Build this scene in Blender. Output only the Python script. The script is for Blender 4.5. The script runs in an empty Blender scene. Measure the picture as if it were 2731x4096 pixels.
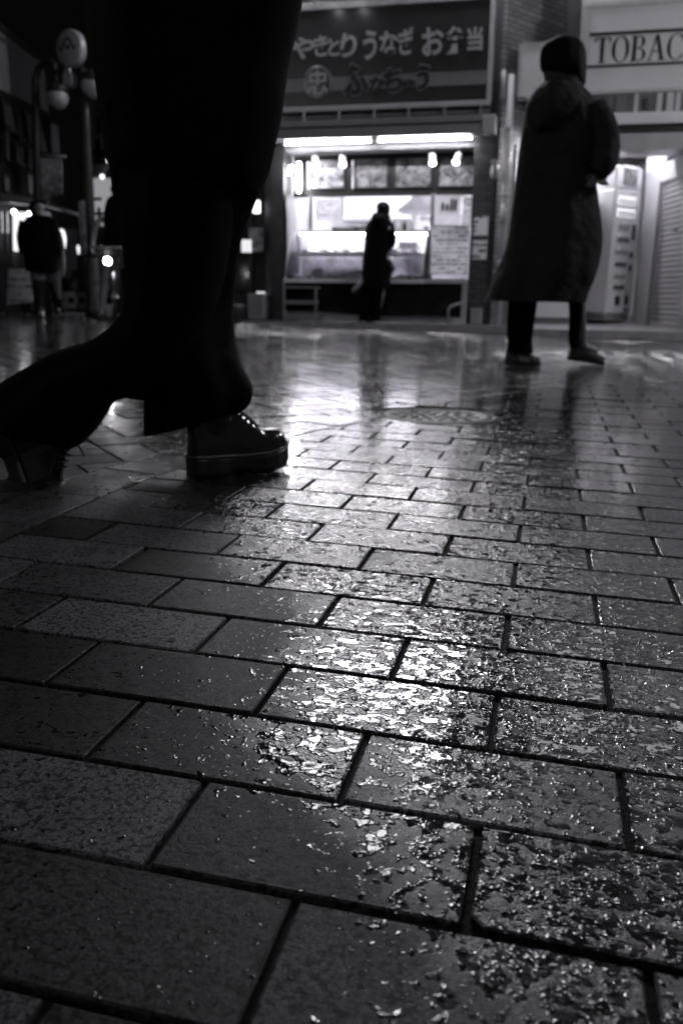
import bpy, bmesh, math, random
import numpy as np
from mathutils import Vector, Matrix, noise as mnoise

random.seed(7); RNG = np.random.default_rng(11)
SC = bpy.context.scene
COL = SC.collection
PI = math.pi

# ------------------------------------------------------------------ camera
CAM_H = 0.45
FWD = Vector((-0.22378373819, 0.94366381950, -0.24376101881))
RGT = Vector((0.97223896052, 0.23367855298, 0.01207217976))
UPV = Vector((-0.06835380141, 0.23429240203, 0.96976019107))
NRM = Vector((0.02199822537, 0.0, 0.99975801))     # the street falls slightly to the right
CAM = Vector((0, 0, CAM_H))
cd = bpy.data.cameras.new('camera')
cam = bpy.data.objects.new('camera', cd); COL.objects.link(cam)
cam.matrix_world = Matrix(((RGT.x, UPV.x, -FWD.x, 0), (RGT.y, UPV.y, -FWD.y, 0), (RGT.z, UPV.z, -FWD.z, CAM_H), (0, 0, 0, 1)))
cd.sensor_fit = 'HORIZONTAL'; cd.sensor_width = 24; cd.lens = 24 * 1.2481668
cd.clip_start = 0.02; cd.clip_end = 400
cd.dof.use_dof = True; cd.dof.focus_distance = 1.0; cd.dof.aperture_fstop = 5.8
SC.camera = cam

# ------------------------------------------------------------------ world, exposure
w = bpy.data.worlds.new('World'); SC.world = w; w.use_nodes = True
bg = w.node_tree.nodes['Background']
bg.inputs[0].default_value = (0.50, 0.495, 0.53, 1); bg.inputs[1].default_value = 0.02   # night sky over a town
SC.view_settings.view_transform = 'Standard'; SC.view_settings.look = 'None'
SC.view_settings.exposure = 2.0; SC.view_settings.gamma = 1
SC.cycles.use_denoising = True
SC.cycles.max_bounces = 6; SC.cycles.diffuse_bounces = 3; SC.cycles.glossy_bounces = 4; SC.cycles.transmission_bounces = 4
SC.cycles.sample_clamp_indirect = 6.0
SC.cycles.caustics_reflective = False; SC.cycles.caustics_refractive = False

# ------------------------------------------------------------------ pixel -> place (a pixel of the 682-wide frame)
FPX = 682 * 1.2481668
def ray(px, py): return FWD + RGT * ((px - 341.0) / FPX) + UPV * ((512.0 - py) / FPX)
def P(px, py, Y):
    d = ray(px, py); return CAM + d * (Y / d.y)
def G(px, py, lift=0.0):
    d = ray(px, py); return CAM + d * ((lift - CAM_H) / d.dot(NRM))
def gz(x, y=0.0): return -0.022 * x                  # height of the street at x

# ------------------------------------------------------------------ materials
TINT = (0.992, 0.98, 1.03)
def gr(v): return (v * TINT[0], v * TINT[1], v * TINT[2], 1)
def nodes(name):
    m = bpy.data.materials.new(name); m.use_nodes = True
    return m, m.node_tree.nodes, m.node_tree.links, m.node_tree.nodes['Principled BSDF']
def mat(name, v, rough=0.6, metal=0.0, var=0.25, scale=6.0, bump=0.0, bscale=60.0, spec=0.5, stretch=(1, 1, 1), sheen=0.0):
    m, N, L, b = nodes(name)
    tc = N.new('ShaderNodeTexCoord'); mp = N.new('ShaderNodeMapping'); mp.inputs['Scale'].default_value = stretch
    L.new(tc.outputs['Object'], mp.inputs[0])
    n = N.new('ShaderNodeTexNoise'); n.inputs['Scale'].default_value = scale; n.inputs['Detail'].default_value = 5; n.inputs['Roughness'].default_value = .62
    L.new(mp.outputs[0], n.inputs['Vector'])
    r = N.new('ShaderNodeValToRGB')
    r.color_ramp.elements[0].position = .28; r.color_ramp.elements[1].position = .72
    r.color_ramp.elements[0].color = gr(v * (1 - var)); r.color_ramp.elements[1].color = gr(min(.95, v * (1 + var)))
    L.new(n.outputs[0], r.inputs[0]); L.new(r.outputs[0], b.inputs['Base Color'])
    mr = N.new('ShaderNodeMapRange'); mr.inputs[3].default_value = max(.03, rough - .1); mr.inputs[4].default_value = min(1, rough + .1)
    L.new(n.outputs[0], mr.inputs[0]); L.new(mr.outputs[0], b.inputs['Roughness'])
    b.inputs['Metallic'].default_value = metal; b.inputs['Specular IOR Level'].default_value = spec
    if sheen: b.inputs['Sheen Weight'].default_value = sheen
    if bump:
        n2 = N.new('ShaderNodeTexNoise'); n2.inputs['Scale'].default_value = bscale; n2.inputs['Detail'].default_value = 3
        L.new(mp.outputs[0], n2.inputs['Vector'])
        bu = N.new('ShaderNodeBump'); bu.inputs['Strength'].default_value = 1; bu.inputs['Distance'].default_value = bump
        L.new(n2.outputs[0], bu.inputs['Height']); L.new(bu.outputs[0], b.inputs['Normal'])
    return m
def emit(name, v, strength):
    m, N, L, b = nodes(name)
    b.inputs['Base Color'].default_value = gr(.7)
    b.inputs['Emission Color'].default_value = gr(v); b.inputs['Emission Strength'].default_value = strength
    return m
def glass_mat(name, v=.9, rough=.03):
    # thin pane: mostly see-through, a glossy reflection on top
    m, N, L, b = nodes(name)
    out = [n for n in N if n.type == 'OUTPUT_MATERIAL'][0]
    t = N.new('ShaderNodeBsdfTransparent'); t.inputs[0].default_value = gr(v)
    g = N.new('ShaderNodeBsdfGlossy'); g.inputs['Roughness'].default_value = rough
    f = N.new('ShaderNodeFresnel'); f.inputs[0].default_value = 1.45
    mx = N.new('ShaderNodeMixShader'); L.new(f.outputs[0], mx.inputs[0]); L.new(t.outputs[0], mx.inputs[1]); L.new(g.outputs[0], mx.inputs[2])
    L.new(mx.outputs[0], out.inputs[0]); N.remove(b)
    return m

# ------------------------------------------------------------------ mesh helpers
WL = {}
class MB:
    def __init__(s): s.v = []; s.f = []; s.sm = []
    def add(s, vs, fs, smooth=False):
        o = len(s.v); s.v += [tuple(v) for v in vs]
        for f in fs: s.f.append([o + i for i in f]); s.sm.append(smooth)
        return s
    def quad(s, x0, x1, y, z0, z1): return s.add([(x0, y, z0), (x1, y, z0), (x1, y, z1), (x0, y, z1)], [(0, 1, 2, 3)])
    def box(s, c, d, rz=0.0, ax=None):
        c = Vector(c)
        if ax is None:
            ax = (Vector((math.cos(rz), math.sin(rz), 0)), Vector((-math.sin(rz), math.cos(rz), 0)), Vector((0, 0, 1)))
        vs = [c + ax[0] * (d[0] / 2 * i) + ax[1] * (d[1] / 2 * j) + ax[2] * (d[2] / 2 * k) for i in (-1, 1) for j in (-1, 1) for k in (-1, 1)]
        return s.add(vs, [(0, 1, 3, 2), (4, 6, 7, 5), (0, 4, 5, 1), (2, 3, 7, 6), (0, 2, 6, 4), (1, 5, 7, 3)])
    def bx(s, x0, x1, y0, y1, z0, z1): return s.box(((x0 + x1) / 2, (y0 + y1) / 2, (z0 + z1) / 2), (x1 - x0, y1 - y0, z1 - z0))
    def tube(s, pts, r, n=10, cap=True):
        pts = [Vector(p) for p in pts]
        rs = r if isinstance(r, (list, tuple)) else [r] * len(pts)
        prev = None; rings = []
        for i, p in enumerate(pts):
            t = (pts[min(i + 1, len(pts) - 1)] - pts[max(i - 1, 0)]).normalized()
            if prev is None:
                a = Vector((0, 0, 1)) if abs(t.z) < .9 else Vector((1, 0, 0))
                u = t.cross(a).normalized()
            else: u = (prev - t * prev.dot(t)).normalized()
            prev = u; v = t.cross(u)
            rings.append([p + (u * math.cos(2 * PI * k / n) + v * math.sin(2 * PI * k / n)) * rs[i] for k in range(n)])
        return s.rings(rings, cap)
    def rings(s, rings, cap=True, smooth=True):
        n = len(rings[0]); vs = [v for r in rings for v in r]; fs = []
        for i in range(len(rings) - 1):
            for k in range(n):
                fs.append((i * n + k, i * n + (k + 1) % n, (i + 1) * n + (k + 1) % n, (i + 1) * n + k))
        s.add(vs, fs, smooth)
        if cap:
            o = len(s.v) - len(vs)
            s.f.append([o + k for k in range(n)][::-1]); s.sm.append(False)
            s.f.append([o + (len(rings) - 1) * n + k for k in range(n)]); s.sm.append(False)
        return s
    def lathe(s, c, prof, n=20, ax=(0, 0, 1)):
        ax = Vector(ax).normalized(); a = Vector((0, 0, 1)) if abs(ax.z) < .9 else Vector((1, 0, 0))
        u = ax.cross(a).normalized(); v = ax.cross(u); c = Vector(c)
        return s.rings([[c + ax * h + (u * math.cos(2 * PI * k / n) + v * math.sin(2 * PI * k / n)) * max(r, 1e-4) for k in range(n)] for r, h in prof], True)
    def ball(s, c, r, n=14, m=9, sc=(1, 1, 1), jit=0.0):
        c = Vector(c); vs = []; fs = []
        for i in range(m + 1):
            th = PI * i / m
            for k in range(n):
                ph = 2 * PI * k / n; q = 1 + (random.uniform(-jit, jit) if jit else 0)
                vs.append(c + Vector((math.sin(th) * math.cos(ph) * sc[0], math.sin(th) * math.sin(ph) * sc[1], math.cos(th) * sc[2])) * r * q)
        for i in range(m):
            for k in range(n): fs.append((i * n + k, (i + 1) * n + k, (i + 1) * n + (k + 1) % n, i * n + (k + 1) % n))
        return s.add(vs, fs, True)
    def prism(s, poly, o, u, v, d):
        # poly: 2-D outline in the plane (o; u, v), extruded by the vector d
        o = Vector(o); u = Vector(u); v = Vector(v); d = Vector(d); n = len(poly)
        a = [o + u * p[0] + v * p[1] for p in poly]; b = [q + d for q in a]
        fs = [list(range(n)), list(range(2 * n - 1, n - 1, -1))] + [(k, k + n, (k + 1) % n + n, (k + 1) % n) for k in range(n)]
        return s.add(a + b, fs)
    def build(s, name, m, parent=None, origin=None, bevel=0.0, subsurf=0, recalc=True):
        if parent is not None: off = WL[parent]
        elif origin is not None: off = Vector(origin)
        else:
            a = np.array([tuple(q) for q in s.v]); off = Vector(((a[:, 0].min() + a[:, 0].max()) / 2, (a[:, 1].min() + a[:, 1].max()) / 2, a[:, 2].min()))
        me = bpy.data.meshes.new(name)
        me.from_pydata([(q[0] - off.x, q[1] - off.y, q[2] - off.z) for q in s.v], [], s.f)
        me.polygons.foreach_set('use_smooth', s.sm)
        if recalc:
            bm = bmesh.new(); bm.from_mesh(me); bmesh.ops.recalc_face_normals(bm, faces=bm.faces); bm.to_mesh(me); bm.free()
        me.materials.append(m)
        o = bpy.data.objects.new(name, me); COL.objects.link(o)
        if parent is not None: o.parent = parent; WL[o] = off
        else: o.location = off; WL[o] = off
        if parent is not None: WL[o] = off
        if bevel:
            b = o.modifiers.new('bevel', 'BEVEL'); b.width = bevel; b.segments = 2; b.limit_method = 'ANGLE'; b.angle_limit = .6
        if subsurf:
            q = o.modifiers.new('sub', 'SUBSURF'); q.levels = subsurf; q.render_levels = subsurf
        return o
def tag(o, label=None, cat=None, group=None, kind=None):
    if label: o['label'] = label
    if cat: o['category'] = cat
    if group: o['group'] = group
    if kind: o['kind'] = kind
    return o
def thing(name, loc, label, cat, group=None):
    o = bpy.data.objects.new(name, None); COL.objects.link(o); o.location = loc; WL[o] = Vector(loc); o.empty_display_size = .2
    return tag(o, label, cat, group)
def dup(o, delta, label=None):
    c = o.copy(); COL.objects.link(c); c.location = Vector(o.location) + Vector(delta)
    if label: c['label'] = label
    for ch in list(o.children):
        d = ch.copy(); COL.objects.link(d); d.parent = c
        for gch in list(ch.children):
            e = gch.copy(); COL.objects.link(e); e.parent = d
    return c
def text(body, size, loc, mt, parent=None, name='lettering', u=(1, 0, 0), v=(0, 0, 1), ext=.004, bold=0.0, shear=0.0, sx=1.0, space=1.0, align='LEFT'):
    cu = bpy.data.curves.new(name, 'FONT'); cu.body = body; cu.size = size; cu.extrude = ext; cu.offset = bold; cu.shear = shear; cu.space_character = space; cu.align_x = align
    o = bpy.data.objects.new(name, cu); COL.objects.link(o)
    dg = bpy.context.evaluated_depsgraph_get(); dg.update()
    me = bpy.data.meshes.new_from_object(o.evaluated_get(dg)); bpy.data.objects.remove(o); bpy.data.curves.remove(cu)
    u = Vector(u).normalized(); v = Vector(v).normalized(); wv = u.cross(v)
    mb = MB(); mb.add([Vector(loc) + u * (q.co.x * sx) + v * q.co.y + wv * q.co.z for q in me.vertices], [list(p.vertices) for p in me.polygons])
    bpy.data.meshes.remove(me)
    if mt is None: return mb
    return mb.build(name, mt, parent)
# ------------------------------------------------------------------ the wet paving
TL, TW, TU, TV = 0.25591598, 0.13291455, -0.28736, 0.53992425
CURVE = [(-0.93, -0.6), (-0.925, 1.28), (-0.92, 1.79), (-0.88, 2.04), (-0.78, 2.58), (-0.68, 2.90), (-0.56, 3.22), (-0.42, 3.72), (-0.26, 4.15), (0.15, 4.85), (0.9, 5.65), (2.2, 6.5), (4.2, 7.3), (9, 8.4)]
CURVE = [(x - .01, y) for x, y in CURVE]
def catmull(pts, k=10):
    p = [Vector(q) for q in pts]; out = []
    for i in range(len(p) - 1):
        a, b, c, d = p[max(i - 1, 0)], p[i], p[i + 1], p[min(i + 2, len(p) - 1)]
        for j in range(k):
            t = j / k; out.append(.5 * ((2 * b) + (c - a) * t + (2 * a - 5 * b + 4 * c - d) * t * t + (3 * b - a - 3 * c + d) * t ** 3))
    return out + [p[-1]]
CV = np.array([tuple(q) for q in catmull(CURVE, 8)])
CA = CV[:-1]; CB = CV[1:]; CD = CB - CA; CL2 = (CD ** 2).sum(1); CLEN = np.r_[0, np.cumsum(np.sqrt(CL2))]
def sdist(x, y):
    # signed distance to the border line; positive on its left / far side
    q = np.array((x, y)) - CA; t = np.clip((q * CD).sum(1) / CL2, 0, 1)
    r = q - CD * t[:, None]; d2 = (r ** 2).sum(1); i = int(d2.argmin())
    s = CD[i, 0] * q[i, 1] - CD[i, 1] * q[i, 0]
    return math.copysign(math.sqrt(d2[i]), s)
def clip(poly, fn):
    vals = [fn(p) for p in poly]
    if min(vals) >= 0: return poly
    if max(vals) <= 0: return None
    out = []
    for i in range(len(poly)):
        a, b, va, vb = poly[i], poly[(i + 1) % len(poly)], vals[i], vals[(i + 1) % len(poly)]
        if va >= 0: out.append(a)
        if (va >= 0) != (vb >= 0):
            t = va / (va - vb); out.append((a[0] + (b[0] - a[0]) * t, a[1] + (b[1] - a[1]) * t))
    return out if len(out) > 2 else None
def inset(poly, d):
    n = len(poly); out = []
    for i in range(n):
        p0, p1, p2 = poly[i - 1], poly[i], poly[(i + 1) % n]
        e1 = (p1[0] - p0[0], p1[1] - p0[1]); e2 = (p2[0] - p1[0], p2[1] - p1[1])
        l1 = math.hypot(*e1); l2 = math.hypot(*e2)
        if l1 < 1e-5 or l2 < 1e-5: out.append(p1); continue
        n1 = (-e1[1] / l1, e1[0] / l1); n2 = (-e2[1] / l2, e2[0] / l2)
        den = 1 + n1[0] * n2[0] + n1[1] * n2[1]
        if den < .25: den = .25
        out.append((p1[0] + (n1[0] + n2[0]) / den * d, p1[1] + (n1[1] + n2[1]) / den * d))
    return out
MH = Vector((-.41, 3.33)); MHR = .235                # manhole in the border
def area(p): return .5 * sum(p[i - 1][0] * p[i][1] - p[i][0] * p[i - 1][1] for i in range(len(p)))
class Tiles:
    def __init__(s): s.v = []; s.f = []; s.a = []; s.b = []
    def tile(s, poly, gap=.0036, dark=0.0):
        if poly is None: return
        c = (sum(p[0] for p in poly) / len(poly), sum(p[1] for p in poly) / len(poly))
        dm = math.hypot(c[0] - MH.x, c[1] - MH.y)
        if dm < MHR - .03: return
        if dm < MHR + .3:
            n = (Vector(c) - MH).normalized()
            poly = clip(poly, lambda p: (p[0] - MH.x) * n.x + (p[1] - MH.y) * n.y - MHR - .006)
            if poly is None: return
        if area(poly) < 0: poly = poly[::-1]
        if c[1] < 5 and len(poly) == 4 and random.random() < .45:      # a worn, chipped corner
            i = random.randrange(4); a_, b__, c_ = Vector(poly[i - 1]), Vector(poly[i]), Vector(poly[(i + 1) % 4]); e = .007 + .011 * random.random() ** 3
            poly = poly[:i] + [tuple(b__ + (a_ - b__).normalized() * e * random.uniform(.5, 1.4)), tuple(b__ + (c_ - b__).normalized() * e)] + poly[i + 1:]
        if area(poly) < .0004: return
        near = c[1] < 6
        dz = random.gauss(0, .0007); ta = random.gauss(0, .0035); tb = random.gauss(0, .0035)
        ra, rb = random.random(), random.random()
        p0 = inset(poly, gap + random.uniform(-.0006, .0006)); p1 = inset(p0, .0020)
        if area(p1) < .0002: return
        hz = lambda p, e: gz(p[0]) + dz + ta * (p[0] - c[0]) + tb * (p[1] - c[1]) + e
        o = len(s.v); n = len(p0)
        s.v += [(p[0], p[1], hz(p, 0)) for p in p1] + [(p[0], p[1], hz(p, -.0016)) for p in p0]
        s.f.append(list(range(o, o + n))); k = 1
        for i in range(n): s.f.append((o + i, o + n + i, o + n + (i + 1) % n, o + (i + 1) % n)); k += 1
        if near:
            s.v += [(p[0], p[1], gz(p[0]) - .010) for p in p0]
            for i in range(n): s.f.append((o + n + i, o + 2 * n + i, o + 2 * n + (i + 1) % n, o + n + (i + 1) % n)); k += 1
        s.a += [ra] * k; s.b += [rb] * k
    def build(s, name, m):
        me = bpy.data.meshes.new(name); me.from_pydata(s.v, [], s.f); me.materials.append(m)
        for nm, d in (('tile_tone', s.a), ('tile_wet', s.b)):
            at = me.attributes.new(nm, 'FLOAT', 'FACE'); at.data.foreach_set('value', d)
        o = bpy.data.objects.new(name, me); COL.objects.link(o); tag(o, kind='structure'); return o

def wet_stone(name, tone0=.020, tone1=.125, wetness=0.0, tiled=True):
    m, N, L, b = nodes(name)
    def n_(t, **k):
        q = N.new(t)
        for a, v in k.items(): setattr(q, a, v)
        return q
    def mth(op, a, b_=None, c=None, cl=False):
        q = n_('ShaderNodeMath', operation=op, use_clamp=cl)
        for i, v in enumerate((a, b_, c)):
            if v is None: continue
            if isinstance(v, (int, float)): q.inputs[i].default_value = v
            else: L.new(v, q.inputs[i])
        return q.outputs[0]
    def noise(sc, det=3, ro=.55, vec=None, dist=0.0):
        q = n_('ShaderNodeTexNoise'); q.inputs['Scale'].default_value = sc; q.inputs['Detail'].default_value = det; q.inputs['Roughness'].default_value = ro; q.inputs['Distortion'].default_value = dist
        L.new(vec or geo.outputs['Position'], q.inputs['Vector']); return q.outputs[0]
    def rng(x, a, b_, c=0.0, d=1.0, smooth=False):
        q = n_('ShaderNodeMapRange', clamp=True)
        if smooth: q.interpolation_type = 'SMOOTHSTEP'
        L.new(x, q.inputs[0])
        for i, v in ((1, a), (2, b_), (3, c), (4, d)):
            if isinstance(v, (int, float)): q.inputs[i].default_value = v
            else: L.new(v, q.inputs[i])
        return q.outputs[0]
    geo = n_('ShaderNodeNewGeometry')
    if tiled:
        a1 = n_('ShaderNodeAttribute', attribute_name='tile_tone').outputs['Fac']; a2 = n_('ShaderNodeAttribute', attribute_name='tile_wet').outputs['Fac']
    else: a1 = noise(.6); a2 = noise(.45)
    # stone: tile tone, soft mottling, dark mineral grains and pits
    tone = rng(mth('POWER', a1, 1.6), 0, 1, tone0, tone1)
    mott = noise(14, 4, .6); grain = noise(320, 2, .6); pits = noise(150, 2, .5)
    tone = mth('MULTIPLY', tone, rng(mott, .3, .7, .78, 1.22))
    tone = mth('MULTIPLY', tone, rng(grain, .38, .60, .42, 1.5))
    pit = rng(pits, .53, .59, 1.0, .12)
    tone = mth('MULTIPLY', tone, pit)
    # water: where it stands (film patches, blobs joined to each other) and where the stone is only damp
    big = noise(1.5, 3, .5); mid = noise(9, 2, .5)
    lvl = mth('ADD', mth('MULTIPLY', big, .55), mth('MULTIPLY', mid, .35))
    lvl = mth('ADD', lvl, mth('MULTIPLY', a2, .16))                         # ~0.25..0.85
    sp = n_('ShaderNodeSeparateXYZ'); L.new(geo.outputs['Position'], sp.inputs[0])
    lvl = mth('ADD', lvl, rng(sp.outputs[1], 1.2, 4.5, wetness, wetness + .18, smooth=True))   # the middle of the street holds more water
    lee = mth('ADD', sp.outputs[0], mth('MULTIPLY', mth('SUBTRACT', sp.outputs[1], .9), .5))
    lvl = mth('ADD', lvl, rng(lee, -.44, -.14, -.38, 0, smooth=True))       # drier on the near left
    # a shallow hollow in the paving where the rain collects
    dx = mth('DIVIDE', mth('ADD', sp.outputs[0], .16), .24); dy = mth('DIVIDE', mth('ADD', sp.outputs[1], -.88), .30)
    lvl = mth('ADD', lvl, rng(mth('ADD', mth('MULTIPLY', dx, dx), mth('MULTIPLY', dy, dy)), 0, 1, .20, 0, smooth=True))
    blob = noise(64, 1, .5, dist=.3); fine = noise(150, 1, .5)
    bb = mth('ADD', mth('MULTIPLY', blob, .74), mth('MULTIPLY', fine, .26))
    # separate beads of water, each of its own size, more of them where the stone is wetter
    def beads(sc, keep0, keep1):
        jit = n_('ShaderNodeTexNoise'); jit.inputs['Scale'].default_value = sc * .9; jit.inputs['Detail'].default_value = 0; L.new(geo.outputs['Position'], jit.inputs['Vector'])
        va = n_('ShaderNodeVectorMath', operation='MULTIPLY_ADD'); L.new(jit.outputs['Color'], va.inputs[0]); va.inputs[1].default_value = (.55 / sc,) * 3; L.new(geo.outputs['Position'], va.inputs[2])
        vo = n_('ShaderNodeTexVoronoi'); vo.inputs['Scale'].default_value = sc; L.new(va.outputs[0], vo.inputs['Vector'])
        se = n_('ShaderNodeSeparateColor'); L.new(vo.outputs['Color'], se.inputs[0])
        rad = mth('MULTIPLY_ADD', se.outputs[0], .30, .22)
        keep = mth('LESS_THAN', se.outputs[1], rng(lvl, .24, .66, keep0, keep1))
        q = mth('DIVIDE', vo.outputs['Distance'], rad)
        return mth('MULTIPLY', rng(q, 0, 1, 1, 0, smooth=True), keep)
    bd3 = mth('MULTIPLY', beads(42, .25, .85), rng(sp.outputs[1], 1.1, 2.2, 0, 1))
    bd1 = beads(110, .0, .8); bd2 = beads(230, .10, .85)
    thr = rng(lvl, .20, .64, .68, .42)
    ex = mth('SUBTRACT', bb, thr)
    film = rng(ex, -.008, .012, 0, 1, smooth=True)      # 1 in a film of water
    water = mth('MAXIMUM', film, mth('MAXIMUM', rng(bd1, .04, .25), rng(bd2, .04, .25)))
    dome = rng(ex, -.010, .085, 0, 1, smooth=True)       # its rounded rim
    damp = rng(mth('ADD', lvl, rng(sp.outputs[1], .9, 2.4, 0, .32)), .34, .66, 0, 1, smooth=True)
    tone = mth('MULTIPLY', tone, rng(damp, 0, 1, 1.0, .72)); 
    cc = n_('ShaderNodeCombineColor')
    for i, t in enumerate(TINT): L.new(mth('MULTIPLY', tone, t), cc.inputs[i])
    L.new(cc.outputs[0], b.inputs['Base Color'])
    rough_dry = rng(damp, 0, 1, .52, .17)
    ro = n_('ShaderNodeMix', data_type='FLOAT'); L.new(water, ro.inputs[0]); L.new(rough_dry, ro.inputs[2]); L.new(rng(sp.outputs[1], 1.6, 6.0, .05, .12, smooth=True), ro.inputs[3])
    L.new(ro.outputs[0], b.inputs['Roughness'])
    b.inputs['IOR'].default_value = 1.48
    L.new(mth('MAXIMUM', rng(water, 0, 1, .2, .6), rng(damp, 0, 1, .2, 1.0)), b.inputs['Specular IOR Level'])
    # relief: grains of the stone, drowned where the film stands; rim of each film
    micro = noise(420, 3, .65); und = noise(55, 0, .5)
    hs = mth('MULTIPLY', mth('ADD', mth('MULTIPLY', micro, .0010), mth('MULTIPLY', pits, -.0008)), mth('SUBTRACT', 1.0, mth('MULTIPLY', water, .97)))
    hw = mth('ADD', mth('ADD', mth('MULTIPLY', dome, .0009), mth('MULTIPLY', und, .0014)), mth('ADD', mth('MULTIPLY_ADD', bd3, .0040, mth('MULTIPLY', bd1, .0012)), mth('MULTIPLY', bd2, .0006)))
    swell = mth('MULTIPLY', noise(13, 3, .55), rng(sp.outputs[1], 1.4, 4.0, .0, .0060))
    hw = mth('ADD', hw, swell)
    calm = rng(sp.outputs[1], 1.2, 4.0, 1.0, .15)        # deeper water smooths the stone further out
    hs = mth('MULTIPLY', hs, calm); hw = mth('MULTIPLY', hw, rng(sp.outputs[1], 1.3, 4.0, 1.0, .30))
    bu = n_('ShaderNodeBump'); bu.inputs['Strength'].default_value = .75; bu.inputs['Distance'].default_value = 1.0
    L.new(mth('ADD', hs, hw), bu.inputs['Height']); L.new(bu.outputs[0], b.inputs['Normal'])
    # a skin of standing water over the middle of the street
    cw = mth('MULTIPLY', rng(sp.outputs[1], 1.1, 3.4, 0, 1, smooth=True), rng(noise(2.2, 3, .6), .34, .56, .35, 1.0))
    L.new(cw, b.inputs['Coat Weight']); b.inputs['Coat Roughness'].default_value = .085; b.inputs['Coat IOR'].default_value = 1.5
    bc = n_('ShaderNodeBump'); bc.inputs['Strength'].default_value = .75; bc.inputs['Distance'].default_value = 1.0
    L.new(mth('ADD', mth('MULTIPLY', noise(17, 3, .6), .0016), mth('MULTIPLY', bd3, .0034)), bc.inputs['Height']); L.new(bc.outputs[0], b.inputs['Coat Normal'])
    return m
M_TILE = wet_stone('wet_granite_paving')
M_HERR = wet_stone('wet_granite_herringbone', wetness=.02)
M_JOINT = mat('wet_mortar', .006, .7, scale=60, bump=.002, bscale=200, spec=.15)

t = Tiles()
for r in range(-6, 64):
    y0 = TV + r * TW; off = TU + (TL / 2 if r % 2 else 0)
    for k in range(-8, 40):
        x0 = off + k * TL
        if x0 > 5.5 or (x0 > 1.6 and y0 < 3): continue
        poly = [(x0, y0), (x0 + TL, y0), (x0 + TL, y0 + TW), (x0, y0 + TW)]
        cs = sdist(x0 + TL / 2, y0 + TW / 2)
        if cs > .3: continue
        if cs > -.35: poly = clip(poly, lambda p: -sdist(p[0], p[1]))
        t.tile(poly)
t.build('stone_paving', M_TILE)
# border course along the curved line
BW = .165
t = Tiles(); s0 = 0.0
while s0 < CLEN[-1] - .5:
    ss = np.linspace(s0, s0 + .25, 4); lo = []; hi = []
    for q in ss:
        i = min(int(np.searchsorted(CLEN, q, 'right')) - 1, len(CA) - 1); f = (q - CLEN[i]) / math.sqrt(CL2[i]); p = CA[i] + CD[i] * f
        dn = np.array((-CD[i, 1], CD[i, 0])) / math.sqrt(CL2[i]); lo.append(tuple(p)); hi.append(tuple(p + dn * BW))
    t.tile(lo + hi[::-1]); s0 += .25
t.build('border_paving', M_HERR)
# herringbone field beyond it, laid at 45 degrees
t = Tiles(); HL, HW = .246, .123; ca, sa = math.cos(-PI / 4), math.sin(-PI / 4)
for i in range(-110, 110):
    for j in range(-60, 60):
        for kind in (0, 1):
            # unit: one brick along u, one along v, stepping (HW, HW) and (HL, -HL)
            bu0 = i * HW + j * HL; bv0 = i * HW - j * HL
            if kind == 0: q = (bu0, bv0, HL, HW)
            else: q = (bu0 + HL - HW + HW, bv0, HW, HL) if False else (bu0, bv0 + HW, HW, HL)
            cu_, cv_ = q[0] + q[2] / 2, q[1] + q[3] / 2
            cx_, cy_ = -.9 + cu_ * ca - cv_ * sa, 2.2 + cu_ * sa + cv_ * ca
            if not (-9.5 < cx_ < 4.5 and -.6 < cy_ < 11.75): continue
            if cx_ < -1.0 * max(cy_, 0) - 2.2: continue
            cs = sdist(cx_, cy_)
            if cs < BW - .3: continue
            poly = [(-.9 + a * ca - b_ * sa, 2.2 + a * sa + b_ * ca) for a, b_ in ((q[0], q[1]), (q[0] + q[2], q[1]), (q[0] + q[2], q[1] + q[3]), (q[0], q[1] + q[3]))]
            if cs < BW + .3: poly = clip(poly, lambda p: sdist(p[0], p[1]) - BW)
            t.tile(poly)
t.build('herringbone_paving', M_HERR)
# the bed under the paving and the street beyond it, one sheet
me = bpy.data.meshes.new('ground')
gx = [-60, -9.4, 5.4, 60]; gy = [-20, -1, 11.7, 90]; vs = []; fs = []
me.from_pydata([(-9.5, -2, gz(-9.5) - .007), (9, -2, gz(9) - .007), (9, 11.85, gz(9) - .007), (-9.5, 11.85, gz(-9.5) - .007)], [], [(0, 1, 2, 3)]); me.materials.append(M_JOINT)
o = bpy.data.objects.new('ground_bed', me); COL.objects.link(o); tag(o, kind='structure')
M_ROAD = wet_stone('wet_street', tone0=.03, tone1=.06, wetness=.04, tiled=False)
me = bpy.data.meshes.new('ground')
me.from_pydata([(-70, -25, gz(-70) - .012), (70, -25, gz(70) - .012), (70, 120, gz(70) - .012), (-70, 120, gz(-70) - .012)], [], [(0, 1, 2, 3)]); me.materials.append(M_ROAD)
o = bpy.data.objects.new('ground', me); COL.objects.link(o); tag(o, kind='structure')
# manhole
M_IRON = mat('worn_cast_iron', .022, .5, 0, spec=.4, bump=.0012, bscale=60)
mh = thing('manhole_cover', (MH.x, MH.y, gz(MH.x)), 'round iron manhole cover set in the curved border of the paving', 'manhole cover')
mz = gz(MH.x)
MB().lathe((MH.x, MH.y, mz - .02), [(MHR - .02, 0), (MHR - .02, .019), (MHR - .045, .021), (MHR - .05, .017), (.001, .017)], 48).build('lid', M_IRON, mh)
b_ = MB(); b_.lathe((MH.x, MH.y, mz - .03), [(MHR, 0), (MHR, .028), (MHR - .012, .031), (MHR - .016, .02)], 48); b_.build('ring', M_IRON, mh)
b_ = MB()
for k in range(40):
    a = k * 2.399963; r = .165 * math.sqrt((k + .5) / 40); b_.box((MH.x + r * math.cos(a), MH.y + r * math.sin(a), mz - .001), (.026, .014, .004), a)
b_.build('tread_pattern', M_IRON, mh)
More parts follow.
